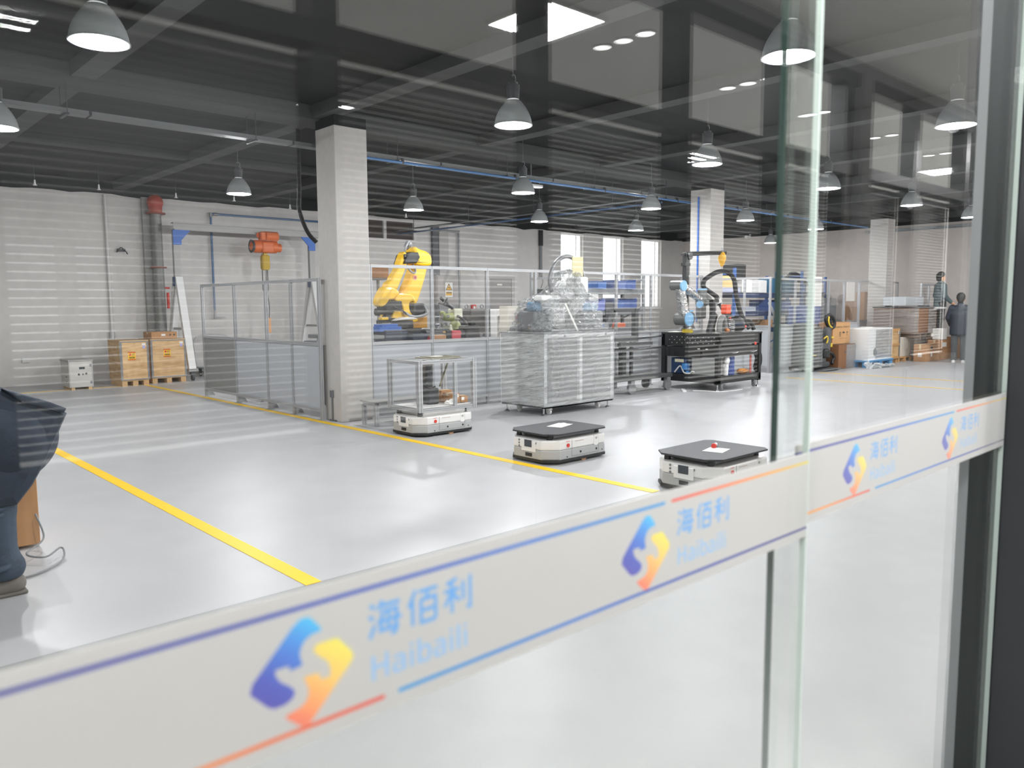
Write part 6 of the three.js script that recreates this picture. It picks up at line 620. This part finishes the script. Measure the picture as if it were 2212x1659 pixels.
{ // the worker bending over at the left edge; only the back of the coat, one leg and a shoe reach the picture
  const t = thing('person', 'bending worker in a dark blue work coat and jeans at the left edge', 'person', [0.72, 0, -5.12]); const coat = mat('dark_blue_coat', 0x27313f, 0.8, 0, { map: T.denim }), jean = mat('blue_jeans', 0x3d4a59, 0.85, 0, { map: T.denim });
  const legs = [[0.05, 0.06], [-0.2, -0.16]]; const body = [B([0.1, 0.93, 0], 0.13, [-0.45, 1.02, 0], 0.13), B([-0.45, 1.02, 0], 0.06, [-0.62, 0.98, 0], 0.055), B([-0.68, 0.95, 0], 0.1, [-0.74, 0.9, 0], 0.09)]; for (const [x, z] of legs) body.push(B([0.1, 0.9, z], 0.085, [x + 0.0, 0.5, z], 0.055), B([x + 0.0, 0.5, z], 0.055, [x + 0.02, 0.09, z], 0.04), B([x + 0.04, 0.05, z], 0.04, [x - 0.12, 0.035, z], 0.035)); for (const z of [0.17, -0.17]) body.push(B([-0.42, 1.0, z], 0.055, [-0.45, 0.72, z * 1.1], 0.042), B([-0.45, 0.72, z * 1.1], 0.042, [-0.5, 0.48, z * 0.8], 0.028), B([-0.5, 0.48, z * 0.8], 0.028, [-0.51, 0.4, z * 0.8], 0.035), ...[-0.03, -0.01, 0.01, 0.03].map((a) => B([-0.51 + a, 0.39, z * 0.8], 0.011, [-0.52 + a, 0.31, z * 0.8], 0.009)), B([-0.48, 0.43, z * 0.8], 0.013, [-0.44, 0.37, z * 0.8], 0.01));
  part(t, 'body', blob(body, 0.016, 0.03), skin); part(t, 'hair', blob([B([-0.67, 0.98, 0], 0.105, [-0.73, 0.94, 0], 0.1)], 0.016, 0.02), hairM);
  const cb = [B([0.16, 0.88, 0], 0.25, [-0.1, 1.0, 0], 0.235), B([-0.1, 1.0, 0], 0.235, [-0.46, 1.06, 0], 0.18), B([0.12, 0.78, 0.02], 0.19, [0.1, 0.6, 0.02], 0.12)]; for (const z of [0.18, -0.18]) cb.push(B([-0.42, 1.02, z], 0.09, [-0.45, 0.72, z * 1.1], 0.075), B([-0.45, 0.72, z * 1.1], 0.075, [-0.5, 0.52, z * 0.8], 0.06));
  part(t, 'coat', blob(cb, 0.014, 0.06), coat); part(t, 'coat_hem', ex(poly([[-0.1, 1.2], [0.09, 1.185], [0.34, 1.06], [0.43, 1.0], [0.37, 0.87], [0.32, 0.76], [0.24, 0.62], [0.16, 0.52], [-0.02, 0.5], [-0.15, 0.7]]), -0.13, 0.2, 0.06), coat); part(t, 'coat_flap', ex(poly([[0.12, 1.165], [0.34, 1.075], [0.415, 1.035], [0.4, 1.01], [0.2, 1.09]]), 0.1, 0.22, 0.012), coat); part(t, 'patch', ex(smooth([[-0.15, 1.0], [0.1, 0.98], [0.2, 0.9], [0.12, 0.78], [-0.1, 0.8]]), 0.19, 0.206, 0.005), mat('worn_patch', 0x4a5550, 0.85, 0, { map: T.denim }));
  const jb = []; for (const [x, z] of legs) jb.push(B([0.1, 0.9, z], 0.12, [x + 0.02, 0.5, z], 0.095), B([x + 0.02, 0.5, z], 0.095, [x + 0.02, 0.16, z], 0.088), B([x + 0.03, 0.2, z], 0.09, [x + 0.06, 0.16, z], 0.085)); part(t, 'jeans', blob(jb, 0.014, 0.03, (x, y) => 0.1 - y), jean); part(t, 'jeans_fold', [tb([[-0.06, 0.52, 0.13], [0.04, 0.51, 0.17], [0.14, 0.52, 0.12]], 0.018, 14, 6), tb([[-0.06, 0.49, 0.12], [0.04, 0.475, 0.165], [0.14, 0.49, 0.11]], 0.015, 14, 6), tb([[-0.05, 0.2, 0.12], [0.05, 0.18, 0.165], [0.14, 0.2, 0.1]], 0.02, 14, 6)], jean);
  for (const [x, z] of legs) part(t, 'shoe', [blob([B([x + 0.08, 0.06, z], 0.062, [x - 0.14, 0.045, z], 0.052)], 0.012, 0.02, (a, y) => 0.014 - y), bx(0.34, 0.022, 0.11, [x - 0.03, 0.012, z], 0.01), tb([[x - 0.08, 0.1, z + 0.05], [x, 0.11, z + 0.0], [x - 0.08, 0.1, z - 0.05]], 0.008, 12, 6)], mat('worn_grey_shoe', 0x6f6a64, 0.8)); }
carton('brown carton held low behind the leg of the bending worker', 0.72, 1.17, 0.02, 0.54, -6.3, -5.95, { tape: false });
solo('thin_cable', 'thin grey cable loop on the floor beside the leg of the bending worker', 'cable', tb([[1.14, 0.24, -5.9], [1.16, 0.1, -5.8], [1.02, 0.06, -5.6], [1.1, 0.05, -5.5], [1.22, 0.06, -5.62], [1.2, 0.02, -5.5], [1.0, 0.012, -5.3], [0.8, 0.012, -5.3]], 0.006, 60, 6), midGrey);
scene.traverse((o) => { if (o.isMesh) o.castShadow = o.receiveShadow = true; });
renderer.render(scene, camera);
